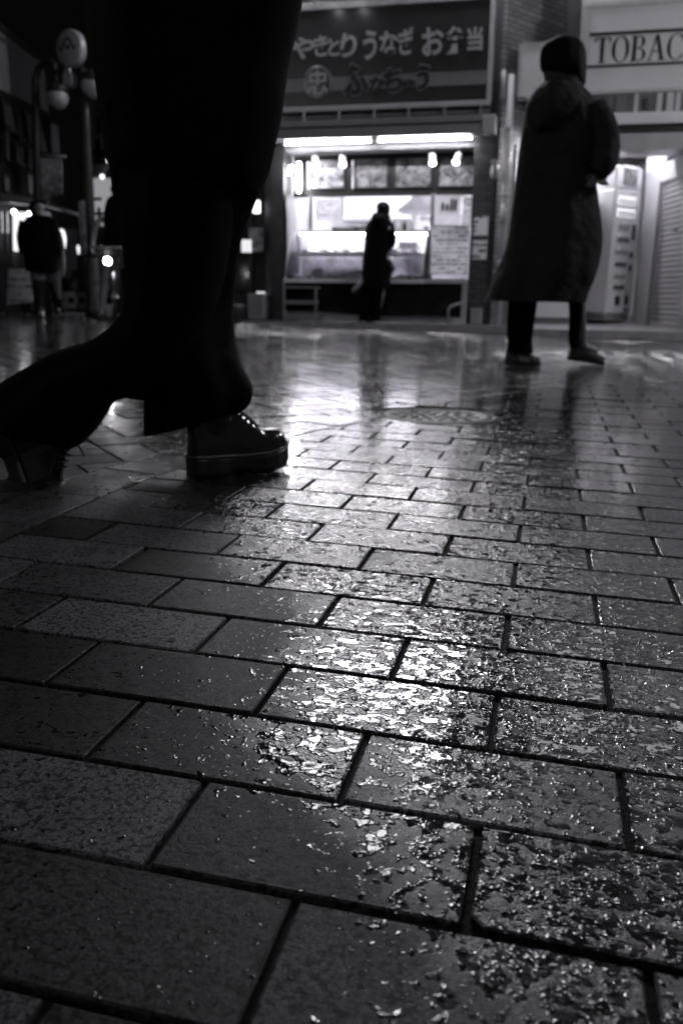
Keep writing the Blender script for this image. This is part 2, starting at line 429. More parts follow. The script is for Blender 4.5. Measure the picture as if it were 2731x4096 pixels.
# ------------------------------------------------------------------ shared materials
M_WALL = mat('dark_render_wall', .035, .7, scale=3, bump=.003, bscale=30)
M_WHITE = mat('white_enamel', .72, .35, var=.06, scale=5)
M_WHITE_WALL = mat('white_painted_wall', .70, .6, var=.08, scale=3)
M_GREY = mat('grey_painted_metal', .22, .4, var=.15, scale=7)
M_LGREY = mat('light_grey_metal', .42, .4, var=.12, scale=7)
M_DARK = mat('dark_painted_metal', .02, .4, var=.3, scale=9)
M_BLACK = mat('black_plastic', .008, .45)
M_STEEL = mat('brushed_steel', .5, .28, 1.0, var=.12, scale=20, stretch=(1, 1, 12))
M_ALU = mat('aluminium_frame', .35, .38, .7, var=.15, scale=12)
M_PAPER = mat('paper', .62, .8, var=.06)
M_CONC = mat('wet_concrete', .30, .32, var=.3, scale=5, bump=.003, bscale=60)
M_GLASS = glass_mat('clear_glass')
M_WOOD = mat('dark_wood', .04, .5, var=.4, scale=6, stretch=(1, 1, 8))
M_CLOTH_BLK = mat('black_cloth', .010, .8, bump=.002, bscale=300, spec=.1)
M_TUBE = emit('fluorescent_tube_glow', 1, 44)
M_LAMP = emit('halogen_glow', 1, 16)
M_STRIP = emit('case_lamp_glow', 1, 13)
M_VTUBE = emit('upright_tube_glow', 1, 18); M_CEIL = emit('ceiling_lamp_glow', 1, 25)
M_LITWIN = emit('lit_window_blind', 1, 5)
M_LITWIN2 = emit('lit_attic_blind', 1, 2.6); M_FILL_GLOBE = emit('fill_globe', 1, 12); M_GLINT_GLOBE = emit('glint_globe', 1, 26)

def brick(name, v, mort, du=(1, 0, 0), bw=.21, bh=.066, vo=0.0):
    m, N, L, b = nodes(name)
    geo = N.new('ShaderNodeNewGeometry')
    dt = N.new('ShaderNodeVectorMath'); dt.operation = 'DOT_PRODUCT'; dt.inputs[1].default_value = du; L.new(geo.outputs['Position'], dt.inputs[0])
    sp = N.new('ShaderNodeSeparateXYZ'); L.new(geo.outputs['Position'], sp.inputs[0])
    cb = N.new('ShaderNodeCombineXYZ'); L.new(dt.outputs['Value'], cb.inputs[0]); L.new(sp.outputs[2], cb.inputs[1])
    br = N.new('ShaderNodeTexBrick'); br.inputs['Scale'].default_value = 1; br.inputs['Brick Width'].default_value = bw; br.inputs['Row Height'].default_value = bh
    br.inputs['Mortar Size'].default_value = .007; br.inputs['Mortar Smooth'].default_value = .2
    br.inputs['Color1'].default_value = gr(v * .75); br.inputs['Color2'].default_value = gr(v * 1.25); br.inputs['Mortar'].default_value = gr(mort)
    L.new(cb.outputs[0], br.inputs['Vector']); L.new(br.outputs['Color'], b.inputs['Base Color'])
    bu = N.new('ShaderNodeBump'); bu.inputs['Distance'].default_value = .006; bu.invert = True; L.new(br.outputs['Fac'], bu.inputs['Height']); L.new(bu.outputs[0], b.inputs['Normal'])
    b.inputs['Roughness'].default_value = .55
    return m
def scribble(name, base, ink, rowh, dens=.5, colw=0.0, xs=45.0):
    # lines of small writing too small to read: strokes broken up along rows
    m, N, L, b = nodes(name)
    geo = N.new('ShaderNodeNewGeometry'); sp = N.new('ShaderNodeSeparateXYZ'); L.new(geo.outputs['Position'], sp.inputs[0])
    def mth(op, a, c=None):
        q = N.new('ShaderNodeMath'); q.operation = op
        for i, v in enumerate((a, c)):
            if v is None: continue
            if isinstance(v, (int, float)): q.inputs[i].default_value = v
            else: L.new(v, q.inputs[i])
        return q.outputs[0]
    v = mth('DIVIDE', sp.outputs[2], rowh); fr = mth('FRACT', v); fl = mth('FLOOR', v)
    inrow = mth('MULTIPLY', mth('GREATER_THAN', fr, .3), mth('LESS_THAN', fr, .78))
    cb = N.new('ShaderNodeCombineXYZ'); L.new(mth('MULTIPLY', sp.outputs[0], xs), cb.inputs[0]); L.new(mth('MULTIPLY', fl, 7.3), cb.inputs[1]); L.new(mth('MULTIPLY', fr, 3.0), cb.inputs[2])
    n = N.new('ShaderNodeTexNoise'); n.inputs['Scale'].default_value = 1; n.inputs['Detail'].default_value = 2; L.new(cb.outputs[0], n.inputs['Vector'])
    cb2 = N.new('ShaderNodeCombineXYZ'); L.new(mth('MULTIPLY', sp.outputs[0], xs * .12), cb2.inputs[0]); L.new(mth('MULTIPLY', fl, 3.1), cb2.inputs[1])
    n2 = N.new('ShaderNodeTexNoise'); n2.inputs['Scale'].default_value = 1; L.new(cb2.outputs[0], n2.inputs['Vector'])
    on = mth('MULTIPLY', mth('MULTIPLY', inrow, mth('GREATER_THAN', n.outputs[0], 1 - dens)), mth('GREATER_THAN', n2.outputs[0], .44))
    mx = N.new('ShaderNodeMix'); mx.data_type = 'RGBA'; L.new(on, mx.inputs[0]); mx.inputs[6].default_value = gr(base); mx.inputs[7].default_value = gr(ink)
    L.new(mx.outputs[2], b.inputs['Base Color']); b.inputs['Roughness'].default_value = .7
    return m
def see_light(m, k=.5):
    # thin paper: part of the light from the room behind comes through
    N, L = m.node_tree.nodes, m.node_tree.links; b = N['Principled BSDF']; out = [n for n in N if n.type == 'OUTPUT_MATERIAL'][0]
    t = N.new('ShaderNodeBsdfTranslucent'); mx = N.new('ShaderNodeMixShader'); mx.inputs[0].default_value = k
    L.new(b.inputs['Base Color'].links[0].from_socket, t.inputs[0]); L.new(b.outputs[0], mx.inputs[1]); L.new(t.outputs[0], mx.inputs[2]); L.new(mx.outputs[0], out.inputs[0])
    return m
def food_picture(name, dark, light, sc):
    m, N, L, b = nodes(name)
    geo = N.new('ShaderNodeNewGeometry')
    vo = N.new('ShaderNodeTexVoronoi'); vo.inputs['Scale'].default_value = sc; vo.feature = 'SMOOTH_F1'; L.new(geo.outputs['Position'], vo.inputs['Vector'])
    n = N.new('ShaderNodeTexNoise'); n.inputs['Scale'].default_value = sc * 1.4; n.inputs['Detail'].default_value = 5; n.inputs['Distortion'].default_value = 1.2; L.new(geo.outputs['Position'], n.inputs['Vector'])
    mu = N.new('ShaderNodeMath'); mu.operation = 'MULTIPLY_ADD'; L.new(vo.outputs['Distance'], mu.inputs[0]); mu.inputs[1].default_value = -.5; L.new(n.outputs[0], mu.inputs[2])
    r = N.new('ShaderNodeValToRGB'); r.color_ramp.elements[0].position = .12; r.color_ramp.elements[1].position = .48
    r.color_ramp.elements[0].color = gr(dark); r.color_ramp.elements[1].color = gr(light)
    L.new(mu.outputs[0], r.inputs[0]); L.new(r.outputs[0], b.inputs['Base Color']); b.inputs['Roughness'].default_value = .3
    return m
YF = 12.1
M_BRICK = brick('dark_brown_tile_brick', .055, .015)
SD = Vector((.574, .819, 0))
M_BRICK_S = brick('grey_tile_brick', .20, .05, SD)

# ------------------------------------------------------------------ step, gutter, floors (setting)
o = MB().bx(-4.6, -.55, 11.75, 12.6, -.3, .12).build('shop_step', M_CONC); tag(o, kind='structure')
b_ = MB(); b_.prism([(0, -.3), (0, .085), (3.2, .245), (3.2, -.3)], (-.54, 11.78, 0), (0, 1, 0), (0, 0, 1), (12, 0, 0))
o = b_.build('shop_floor_slab', M_CONC); tag(o, kind='structure')
o = MB().bx(-14, -4.61, 11.95, 12.6, -.3, .16).build('kerb', M_CONC); tag(o, kind='structure')
gt = thing('drain_grating', (1.4, 11.62, gz(1.4)), 'dark steel drain grating running along the foot of the shop steps', 'grating')
b_ = MB()
for k in range(150):
    x = -.9 + k * .042; b_.bx(x, x + .016, 11.50, 11.72, gz(x) - .004, gz(x) + .006)
for y in (11.48, 11.72): b_.add([(-.95, y, gz(-.95) + .008), (5.5, y, gz(5.5) + .008), (5.5, y + .02, gz(5.5) + .008), (-.95, y + .02, gz(-.95) + .008)], [(0, 1, 2, 3)])
b_.build('bars', M_DARK, gt)
MB().bx(-.95, 5.5, 11.48, 11.74, -.3, -.16).build('channel', M_BLACK, gt)

# ------------------------------------------------------------------ the takeout shop building
shop = thing('shop_building', (-2.4, 12.3, .12), 'dark brick takeout shop building with its serving hatch open and lit', 'shop')
b_ = MB()
b_.bx(-4.05, -.80, 12.15, 12.5, 2.46, 4.70); b_.bx(-4.05, -3.55, 12.15, 12.5, 4.70, 6.1); b_.bx(-1.10, -.80, 12.15, 12.5, 4.70, 6.1); b_.bx(-4.05, -.80, 12.15, 12.5, 6.1, 6.8); b_.bx(-4.05, -3.55, 12.15, 12.5, 6.8, 8.1); b_.bx(-1.10, -.80, 12.15, 12.5, 6.8, 8.1); b_.bx(-4.05, -.80, 12.15, 12.5, 8.1, 9.0)
b_.build('wall', M_WALL, shop)
for z0, pm in ((4.70, M_LITWIN), (6.80, M_LITWIN2)):
    wn = MB(); wn.bx(-3.55, -1.10, 12.10, 12.2, z0, z0 + .06); wn.bx(-3.55, -1.10, 12.10, 12.2, z0 + 1.34, z0 + 1.40)
    for x in (-3.55, -2.74, -1.95, -1.16): wn.bx(x, x + .06, 12.10, 12.2, z0 + .06, z0 + 1.34)
    wn = wn.build('window', M_ALU, shop)
    MB().bx(-3.5, -1.15, 12.22, 12.24, z0 + .05, z0 + 1.35).build('pane', pm, wn)
MB().bx(-1.135, -.82, 12.08, 12.45, .12, 2.62).build('brick_pillar', M_BRICK, shop)
b_ = MB(); b_.bx(-4.02, -3.74, 12.06, 12.45, .12, 2.46); b_.bx(-3.93, -3.90, 12.045, 12.06, .12, 2.46)
b_.build('door_pillar', mat('dark_steel_panel', .03, .35, var=.3), shop)
A = Vector((-.81, 12.12, 0))
b_ = MB(); b_.prism([(0, .1), (3.4, .1), (3.4, 8.5), (0, 8.5)], A, SD, (0, 0, 1), Vector((-.819, .574, 0)) * .2); b_.build('brick_side_wall', M_BRICK_S, shop)
b_ = MB(); b_.bx(-3.74, -1.12, 12.45, 15.2, .10, .14); b_.bx(-3.74, -1.1, 15.0, 15.1, .14, 2.7); b_.bx(-3.78, -3.73, 12.46, 15.0, .14, 2.7); b_.bx(-1.13, -1.08, 12.46, 15.0, .14, 2.7)
b_.build('kitchen_wall', M_WHITE_WALL, shop)
MB().bx(-3.73, -1.13, 12.52, 15.0, 2.60, 2.7).build('ceiling', M_WHITE_WALL, shop)
b_ = MB(); b_.bx(-3.73, -1.14, 12.0, 12.2, .13, .60); b_.bx(-3.735, -1.135, 11.98, 12.85, .60, .66); b_.bx(-1.72, -1.14, 11.93, 12.85, .66, .72)
b_.build('counter', mat('pale_counter_panel', .5, .5, var=.15), shop)
# dark band of panels above the hatch
b_ = MB(); y = 12.50
b_.bx(-3.74, -1.13, y, y + .05, 2.33, 2.46); b_.bx(-3.74, -1.13, y, y + .05, 1.87, 1.96)
for x in (-3.74, -2.98, -2.36, -1.74, -1.16): b_.bx(x, x + .10 if x > -3.7 else x + .2, y, y + .05, 1.96, 2.33)
b_.bx(-3.74, -1.13, y - .03, y, 1.845, 1.885)
b_.build('poster_band', M_DARK, shop)
MB().bx(-3.75, -1.12, 12.1, 12.5, 2.40, 2.45).build('soffit', mat('grey_soffit', .10, .6), shop)
MB().bx(-3.50, -3.44, 12.46, 12.52, 1.40, 1.86).build('hatch_post', M_ALU, shop); MB().bx(-1.73, -1.67, 12.40, 12.46, .72, 1.86).build('hatch_post', M_ALU, shop)
# light box under the sign
b_ = MB(); b_.bx(-4.15, -1.04, 11.84, 12.12, 2.515, 2.64)
b_.build('light_box', mat('grey_light_box', .24, .5, var=.1, scale=3), shop)
b_ = MB()
b_.bx(-4.2, -1.02, 11.80, 12.14, 2.66, 2.705); b_.bx(-4.2, -.98, 11.86, 12.14, 2.72, 2.75)
b_.tube([(-4.2, 11.9, 2.70), (-1.0, 11.9, 2.70)], .03, 10); b_.build('awning_roller', M_GREY, shop)
MB().bx(-1.03, -.86, 11.84, 12.10, 2.52, 2.74).build('awning_bracket', M_LGREY, shop, bevel=.01)

def fluorescent(x0, x1, z, y, label, nm='fluorescent_lamp'):
    t = thing(nm, ((x0 + x1) / 2, y, z), label, 'lamp', 'tube lamps under the light box')
    MB().tube([(x0 + .02, y, z), (x1 - .02, y, z)], 0.007, 12).build('tube', M_TUBE, t)
    for x in (x0, x1 - .03): MB().bx(x, x + .03, y - .022, y + .022, z - .024, z + .034).build('lamp_holder', M_WHITE, t)
    return t
fluorescent(-3.70, -2.46, 2.475, 11.93, 'left one of the two bright tube lamps below the shop sign')
fluorescent(-2.41, -1.14, 2.480, 11.93, 'right one of the two bright tube lamps below the shop sign')
# ceiling lamps in the kitchen
for k, (x, lb) in enumerate(((-3.05, 'left long white ceiling lamp inside the takeout shop'), (-1.9, 'right long white ceiling lamp inside the takeout shop'))):
    t = thing('ceiling_lamp', (x, 13.6, 2.52), lb, 'lamp', 'ceiling lamps in the kitchen')
    MB().bx(x - .5, x + .5, 13.5, 13.7, 2.54, 2.60).build('housing', M_WHITE, t); MB().bx(x - .46, x + .46, 13.53, 13.67, 2.515, 2.54).build('diffuser', M_CEIL, t)

# ------------------------------------------------------------------ sign board
def SP(zx, zy, Y=11.93): return P((1000 + zx * .7015) * .24972, zy * .7015 * .24972, Y)
sign = thing('shop_sign', (-2.38, 12.0, 2.90), 'wide dark signboard with pale brush lettering above the lit takeout hatch', 'sign')
M_SIGN = mat('dark_sign_face', .026, .35, var=.12, scale=4)
MB().bx(-3.70, -1.0, 11.95, 12.13, 2.93, 4.09).build('panel', M_SIGN, sign)
b_ = MB(); b_.bx(-3.76, -.955, 11.925, 12.14, 2.87, 2.93); b_.bx(-3.76, -.955, 11.925, 12.14, 4.09, 4.17); b_.bx(-3.76, -3.70, 11.925, 12.14, 2.93, 4.09); b_.bx(-1.0, -.945, 11.925, 12.14, 2.93, 4.09)
b_.build('frame', M_LGREY, sign, bevel=.006)
za, zb = SP(250, 450).z, SP(250, 525).z
b_ = MB(); b_.bx(-3.695, -1.005, 11.946, 11.955, (za + SP(1300, 405).z) / 2 - .145, (za + SP(1300, 405).z) / 2); b_.build('stripe', mat('grey_sign_stripe', .17, .4, var=.1), sign)
zs = (za + SP(1300, 405).z) / 2
b_ = MB()
for dz in (0.0, -.15): b_.bx(-3.695, -1.005, 11.943, 11.953, zs - .004 + dz, zs + .004 + dz)
b_.build('stripe_edge', mat('pale_sign_line', .22, .4, var=.05), sign)
M_LET = mat('pale_sign_lettering', .34, .4, var=.1); M_LETD = mat('black_sign_lettering', .004, .5); M_HALO = mat('grey_lettering_outline', .2, .5, var=.05)
def glyphs(items, m, name, dy=0.0, bold=.02, yy=11.935, ext=.004):
    mb = MB()
    for ch, zx, zy, w_, h_, rot in items:
        c = SP(zx, zy, yy + dy); q = text(ch, 1.0, (0, 0, 0), None, bold=bold, ext=ext)
        a = np.array(q.v); lo, hi = a.min(0), a.max(0); sx = w_ * .7015 * .24972 / 69.5 / (hi[0] - lo[0]); sz = h_ * .7015 * .24972 / 69.5 / (hi[2] - lo[2])
        vv = []
        for p in a:
            x = (p[0] - (lo[0] + hi[0]) / 2) * sx; z = (p[2] - (lo[2] + hi[2]) / 2) * sz
            vv.append((c.x + x * math.cos(rot) - z * math.sin(rot), c.y + p[1], c.z + z * math.cos(rot) + x * math.sin(rot)))
        mb.add(vv, q.f)
    return mb.build(name, m, sign)
glyphs([('や', 295, 275, 140, 105, .1), ('き', 405, 262, 80, 100, .1), ('と', 478, 268, 62, 85, 0), ('り', 560, 262, 85, 112, -.15), ('う', 682, 258, 72, 140, -.05), ('な', 790, 248, 98, 118, .05), ('ぎ', 893, 235, 88, 125, .1),
        ('お', 1042, 235, 112, 130, .08), ('弁', 1165, 228, 112, 125, .05), ('当', 1282, 222, 80, 108, .03)], M_LET, 'lettering', bold=.028)
L2 = [('ふ', 600, 452, 135, 150, .1), ('な', 725, 488, 88, 90, 0), ('ち', 815, 458, 98, 112, .12), ('ゅ', 908, 480, 62, 52, 0), ('う', 985, 442, 66, 118, -.1)]
glyphs([(c_, x_, y_, w_ + 14, h_ + 14, r_) for c_, x_, y_, w_, h_, r_ in L2], M_HALO, 'lettering_outline', dy=.004, bold=.035, ext=.002)
glyphs(L2, M_LETD, 'lettering', bold=.03, ext=.006)
c = SP(383, 470, 11.935)
MB().lathe(c + Vector((0, .008, 0)), [(.196, 0), (.196, .012), (.172, .014), (.172, .003), (.001, .003)], 40, ax=(0, -1, 0)).build('emblem_ring', mat('grey_emblem', .16, .4), sign)
glyphs([('忠', 383, 470, 118, 120, .0)], M_LET, 'emblem_mark', bold=.02, yy=11.93)
for zx, zy in ((310, 625), (510, 625), (710, 625), (905, 620), (1110, 590), (1315, 580)):
    q = SP(zx, 640, 11.95); MB().bx(q.x - .014, q.x + .014, 11.93, 11.96, 2.74, 2.92).build('hanger', M_ALU, sign)
MB().bx(-4.0, -.95, 12.0, 12.03, 2.80, 2.825).build('rail', M_GREY, sign)
# small spotlights on arms over the sign
for k, (zx, lit) in enumerate(((320, 0), (450, 1), (600, 1), (905, 0), (1210, 0))):
    x = SP(zx, 20, 11.7).x
    t = thing('sign_spotlight', (x, 11.8, 4.17), 'small %s spotlight on an arm over the signboard, %s from the left' % ('lit' if lit else 'dark', ('first', 'second', 'third', 'fourth', 'fifth')[k]), 'spotlight', 'arm spotlights over the signboard')
    MB().tube([(x, 12.0, 4.16), (x, 11.85, 4.28), (x, 11.72, 4.27), (x, 11.66, 4.20)], .012, 8).build('arm', M_DARK, t)
    h = Vector((x, 11.64, 4.17)); ax = Vector((0, .5, -.85)).normalized()
    MB().lathe(h - ax * .07, [(.02, 0), (.035, .03), (.05, .1), (.052, .12), (.045, .12), (.04, .09), (.001, .088)], 14, ax).build('shade', M_DARK, t)
    if lit: MB().ball(h + ax * .02, .026).build('bulb', emit('small_bulb_glow', 1, 9), t)
    else: MB().ball(h + ax * .02, .026).build('bulb', M_LGREY, t)

# ------------------------------------------------------------------ posters in the band, spotlights below it
PICS = [(-3.46, -2.99, .08, .75, 9.0), (-2.82, -2.37, .05, .34, 7.0), (-2.24, -1.75, .04, .34, 8.0), (-1.63, -1.14, .06, .55, 9.0)]
for k, (x0, x1, d, l, s) in enumerate(PICS):
    t = thing('food_poster', ((x0 + x1) / 2, 12.47, 1.97), ('pale poster of fried food at the left end of the dark band', 'grey poster of two dishes, second from the left above the hatch', 'grey poster of skewers, third from the left above the hatch', 'mottled food poster at the right end of the dark band')[k], 'poster', 'food posters above the hatch')
    MB().bx(x0, x1, 12.47, 12.485, 1.965, 2.335).build('picture', food_picture('food_picture', d, l, s), t)
    b_ = MB(); b_.bx(x0 - .02, x1 + .02, 12.462, 12.498, 2.335, 2.352); b_.bx(x0 - .02, x1 + .02, 12.462, 12.498, 1.948, 1.965); b_.bx(x0 - .02, x0, 12.462, 12.498, 1.965, 2.335); b_.bx(x1, x1 + .02, 12.462, 12.498, 1.965, 2.335)
    b_.build('frame', M_DARK, t)
def Z3(zx, zy, Y): return P((1000 + zx * .7015) * .24972, (500 + zy * .7015) * .24972, Y)
for k, (ax_, ay, bx_, by) in enumerate(((370, 150, 376, 228), (526, 150, 528, 228), (1040, 145, 1040, 218), (1190, 140, 1176, 212))):
    top = Z3(ax_, ay, 12.25); top.z = 2.40; hd = Z3(bx_, by, 12.15)
    t = thing('spotlight', tuple(top), 'white track spotlight above the hatch, %s from the left' % ('first', 'second', 'third', 'fourth')[k], 'spotlight', 'white spotlights above the hatch')
    MB().tube([top, top - Vector((0, 0, .07))], .012, 8).build('stem', M_LGREY, t)
    ax = (hd - (top - Vector((0, 0, .06)))).normalized()
    h0 = top - Vector((0, 0, .05))
    MB().lathe(h0, [(.02, 0), (.045, .01), (.046, .15), (.052, .18), (.046, .18), (.042, .16), (.001, .158)], 16, ax).build('head', M_WHITE, t)
    MB().ball(h0 + ax * .182, .027, sc=(1, 1, .6)).build('bulb', M_LAMP, t)
for k, (zx, zy, r) in enumerate(((238, 250, .042), (222, 273, .03))):
    q = Z3(zx, zy, 12.0)
    t = thing('bare_bulb', tuple(q), ('larger', 'smaller')[k] + ' bare bulb at the upper left corner of the hatch', 'lamp', 'bare bulbs at the hatch corner')
    MB().ball(q, r).build('glass_bulb', M_LAMP, t); MB().tube([q + Vector((0, 0, r * .8)), q + Vector((0, .03, r + .05)), q + Vector((0, .12, r + .07))], .012, 8).build('holder', M_DARK, t)
a, b2 = Z3(280, 215, 12.3), Z3(278, 385, 12.3)
t = thing('vertical_tube_lamp', tuple(b2), 'upright glowing tube lamp on the left inner wall of the hatch', 'lamp')
MB().tube([b2, b2.lerp(a, .25), b2.lerp(a, .75), a], [.022, .034, .03, .02], 10).build('tube', M_VTUBE, t); MB().tube([a + Vector((-.0, .03, .03)), b2 + Vector((0, .03, -.04))], .02, 8).build('fitting', M_GREY, t)
t = thing('strip_curtain', (-3.66, 12.4, .7), 'pale striped curtain gathered at the left side of the hatch', 'curtain')
b_ = MB(); pts = []
for k in range(41):
    f = k / 40; pts.append((Vector((-3.71 + .012 * math.sin(f * 60), 12.06 + f * .44, 0)), f))
vs = []; fs = []
for z in (1.80, 1.4, 1.05, .74):
    for p, f in pts: vs.append((p.x + (.02 if z < 1.8 else 0) + .008 * math.sin(f * 45 + z * 3), p.y - (.05 if z < 1 else 0), z))
for r in range(3):
    for k in range(40): fs.append((r * 41 + k, r * 41 + k + 1, (r + 1) * 41 + k + 1, (r + 1) * 41 + k))
b_.add(vs, fs, True); b_.build('cloth', mat('pale_curtain_cloth', .45, .8, var=.45, scale=3, stretch=(1, 14, .3)), t)
MB().tube([(-3.70, 12.02, 1.82), (-3.70, 12.5, 1.82)], .012).build('rod', M_ALU, t)

# ------------------------------------------------------------------ display case
case = thing('display_case', (-2.6, 12.3, .66), 'brightly lit glass display case of food on the takeout counter', 'display case')
XL, XR = -3.70, -1.72
b_ = MB(); b_.bx(XL, XR, 11.90, 12.72, .662, .70); b_.bx(XL, XR, 11.885, 11.90, .655, .712); b_.build('base', M_WHITE, case)
prof = [(11.93, .70), (11.97, .86), (12.06, 1.04), (12.20, 1.20), (12.38, 1.31), (12.56, 1.36)]
b_ = MB(); vs = []; fs = []
for y, z in prof: vs += [(XL + .02, y, z), (XR - .04, y, z)]
for k in range(len(prof) - 1): fs.append((2 * k, 2 * k + 1, 2 * k + 3, 2 * k + 2))
b_.add(vs, fs, True); b_.build('front_glass', M_GLASS, case, recalc=False)
for x, nm in ((XL + .012, 'side_glass'), (XR - .03, 'side_glass')):
    b_ = MB(); b_.prism([(y, z) for y, z in prof] + [(12.70, 1.36), (12.70, .70)], (x, 0, 0), (0, 1, 0), (0, 0, 1), (.008, 0, 0)); b_.build(nm, M_GLASS, case)
b_ = MB(); b_.bx(XL, XR, 12.54, 12.78, 1.36, 1.395); b_.build('top', M_STEEL, case)
b_ = MB()
for x in (XL + .015, XR - .025): b_.tube([(x, y - .005, z + .004) for y, z in prof], .010, 8)
b_.bx(XR - .05, XR, 12.40, 12.72, .70, 1.36); b_.build('frame', M_ALU, case)
MB().bx(XL + .06, XR - .07, 12.52, 12.55, 1.335, 1.352).build('lamp_strip', M_STRIP, case)
b_ = MB(); b_.bx(XL + .03, XR - .06, 12.28, 12.70, 1.035, 1.05); b_.build('shelf', M_GLASS, case); b_ = MB(); b_.bx(XL + .03, XR - .06, 12.262, 12.28, 1.02, 1.065); b_.build('shelf_edge', M_WHITE, case)
MB().bx(XL + .02, XR - .05, 12.72, 12.735, .70, 1.33).build('back_panel', mat('case_back', .6, .4, var=.5, scale=9), case)
M_FOOD = [mat('fried_food_%s' % n, v, .45, var=.5, scale=40, bump=.004, bscale=60) for n, v in (('dark', .22), ('golden', .5), ('pale', .8))]
def tray(x, y, z, w_, d_, mi, label, h=.03):
    t = thing('food_tray', (x, y, z), label, 'tray', 'trays of food in the display case')
    b_ = MB(); b_.bx(x - w_ / 2, x + w_ / 2, y - d_ / 2, y + d_ / 2, z, z + .008)
    for s in (-1, 1): b_.bx(x + s * w_ / 2 - .004, x + s * w_ / 2 + .004, y - d_ / 2, y + d_ / 2, z, z + h); b_.bx(x - w_ / 2 + .004, x + w_ / 2 - .004, y + s * d_ / 2 - .004, y + s * d_ / 2 + .004, z, z + h)
    b_.build('pan', M_STEEL if mi < 2 else M_WHITE, t)
    b_ = MB()
    for k in range(14):
        b_.ball((x + random.uniform(-.42, .42) * w_, y + random.uniform(-.4, .4) * d_, z + .03 + random.random() * .035), random.uniform(.022, .038), 8, 6, (random.uniform(.8, 1.5), random.uniform(.8, 1.3), .7), .08)
    b_.build('food', M_FOOD[mi], t)
tray(-3.42, 12.48, 1.05, .26, .30, 2, 'shallow tray of pale pieces, upper shelf at the left end of the case')
tray(-3.08, 12.48, 1.05, .34, .30, 1, 'tray of golden pieces on the upper shelf, second from the left')
tray(-2.68, 12.48, 1.05, .36, .30, 0, 'tray of dark skewers on the upper shelf left of the standing customer')
tray(-2.06, 12.48, 1.05, .28, .30, 0, 'tray of dark pieces on the upper shelf right of the customer')
tray(-3.48, 12.28, .70, .26, .40, 2, 'white tray on the floor of the case at its left corner')
tray(-3.16, 12.28, .70, .26, .40, 0, 'dark filled tray on the case floor, second from the left')
tray(-2.82, 12.28, .70, .30, .40, 1, 'golden filled tray on the case floor left of the customer')
tray(-2.12, 12.28, .70, .24, .40, 2, 'tray of pale rolls on the case floor right of the customer')
tray(-1.88, 12.26, .70, .16, .40, 1, 'small tray at the right end of the case floor')
for k, (x, y, z, sx, sy, sz, lb) in enumerate(((-3.27, 12.2, .74, .10, .2, .10, 'low white box standing in the left of the display case'), (-2.74, 12.1, .70, .20, .12, .10, 'white lidded box at the front of the case beside the customer'), (-2.05, 12.55, 1.1, .26, .1, .12, 'white carton on the upper shelf near the right end'), (-2.55, 12.5, .70, .18, .2, .26, 'tall pale container in the middle of the case'))):
    t = thing('food_box', (x, y, z), lb, 'box'); MB().bx(x - sx / 2, x + sx / 2, y - sy / 2, y + sy / 2, z, z + sz).build('carton', M_WHITE, t, bevel=.006); MB().bx(x - sx / 2 - .004, x + sx / 2 + .004, y - sy / 2 - .004, y + sy / 2 + .004, z + sz, z + sz + .015).build('lid', M_PAPER, t)

for k, (x, y, z) in enumerate(((-3.5, 12.25, 1.066), (-3.22, 12.25, 1.066), (-2.88, 12.25, 1.066), (-2.2, 12.25, 1.066), (-1.95, 12.25, 1.066), (-3.35, 11.98, .701), (-2.98, 11.98, .701), (-2.2, 11.98, .701), (-1.93, 11.98, .701))):
    t = thing('price_card', (x, y, z), 'small white price card %s' % ('first from the left on the upper shelf edge', 'second from the left on the upper shelf edge', 'third from the left on the upper shelf edge', 'on the upper shelf edge just right of the customer', 'at the right end of the upper shelf edge', 'at the left of the case floor', 'on the case floor left of the white lidded box', 'on the case floor just right of the customer', 'at the right end of the case floor')[k], 'card', 'price cards in the display case')
    MB().prism([(-.045, 0), (.045, 0), (.045, .06), (-.045, .06)], (x, y, z), (1, 0, 0), (0, .3, .95), (0, .003, 0)).build('card', M_PAPER, t); MB().prism([(-.03, .02), (.03, .02), (.03, .038), (-.03, .038)], (x, y - .001, z), (1, 0, 0), (0, .3, .95), (0, .001, 0)).build('mark', M_DARK, t)
# ------------------------------------------------------------------ kitchen behind the case
def simple(name, mb, m, label, cat, group=None, **k):
    o = mb.build(name, m, **k); tag(o, label, cat, group); return o
cab = thing('wall_cabinet', (-3.0, 14.9, 1.9), 'white wall cabinet with doors at the back of the kitchen', 'cabinet')
MB().bx(-3.5, -2.35, 14.65, 15.0, 1.72, 2.4).build('carcass', M_WHITE, cab)
for x in (-3.48, -2.91): MB().bx(x, x + .54, 14.63, 14.648, 1.74, 2.38).build('door', M_WHITE, cab)
sh = thing('steel_shelf_unit', (-1.75, 14.2, .14), 'white shelf unit of boxes at the right of the kitchen', 'shelf unit')
b_ = MB()
for x in (-2.15, -1.40):
    for y in (14.0, 14.4): b_.bx(x, x + .03, y, y + .03, .14, 2.3)
b_.build('upright', M_WHITE, sh); b_ = MB()
for z in (.5, 1.0, 1.45, 1.78): b_.bx(-2.15, -1.37, 14.0, 14.43, z, z + .02)
b_.build('shelf', M_WHITE, sh)
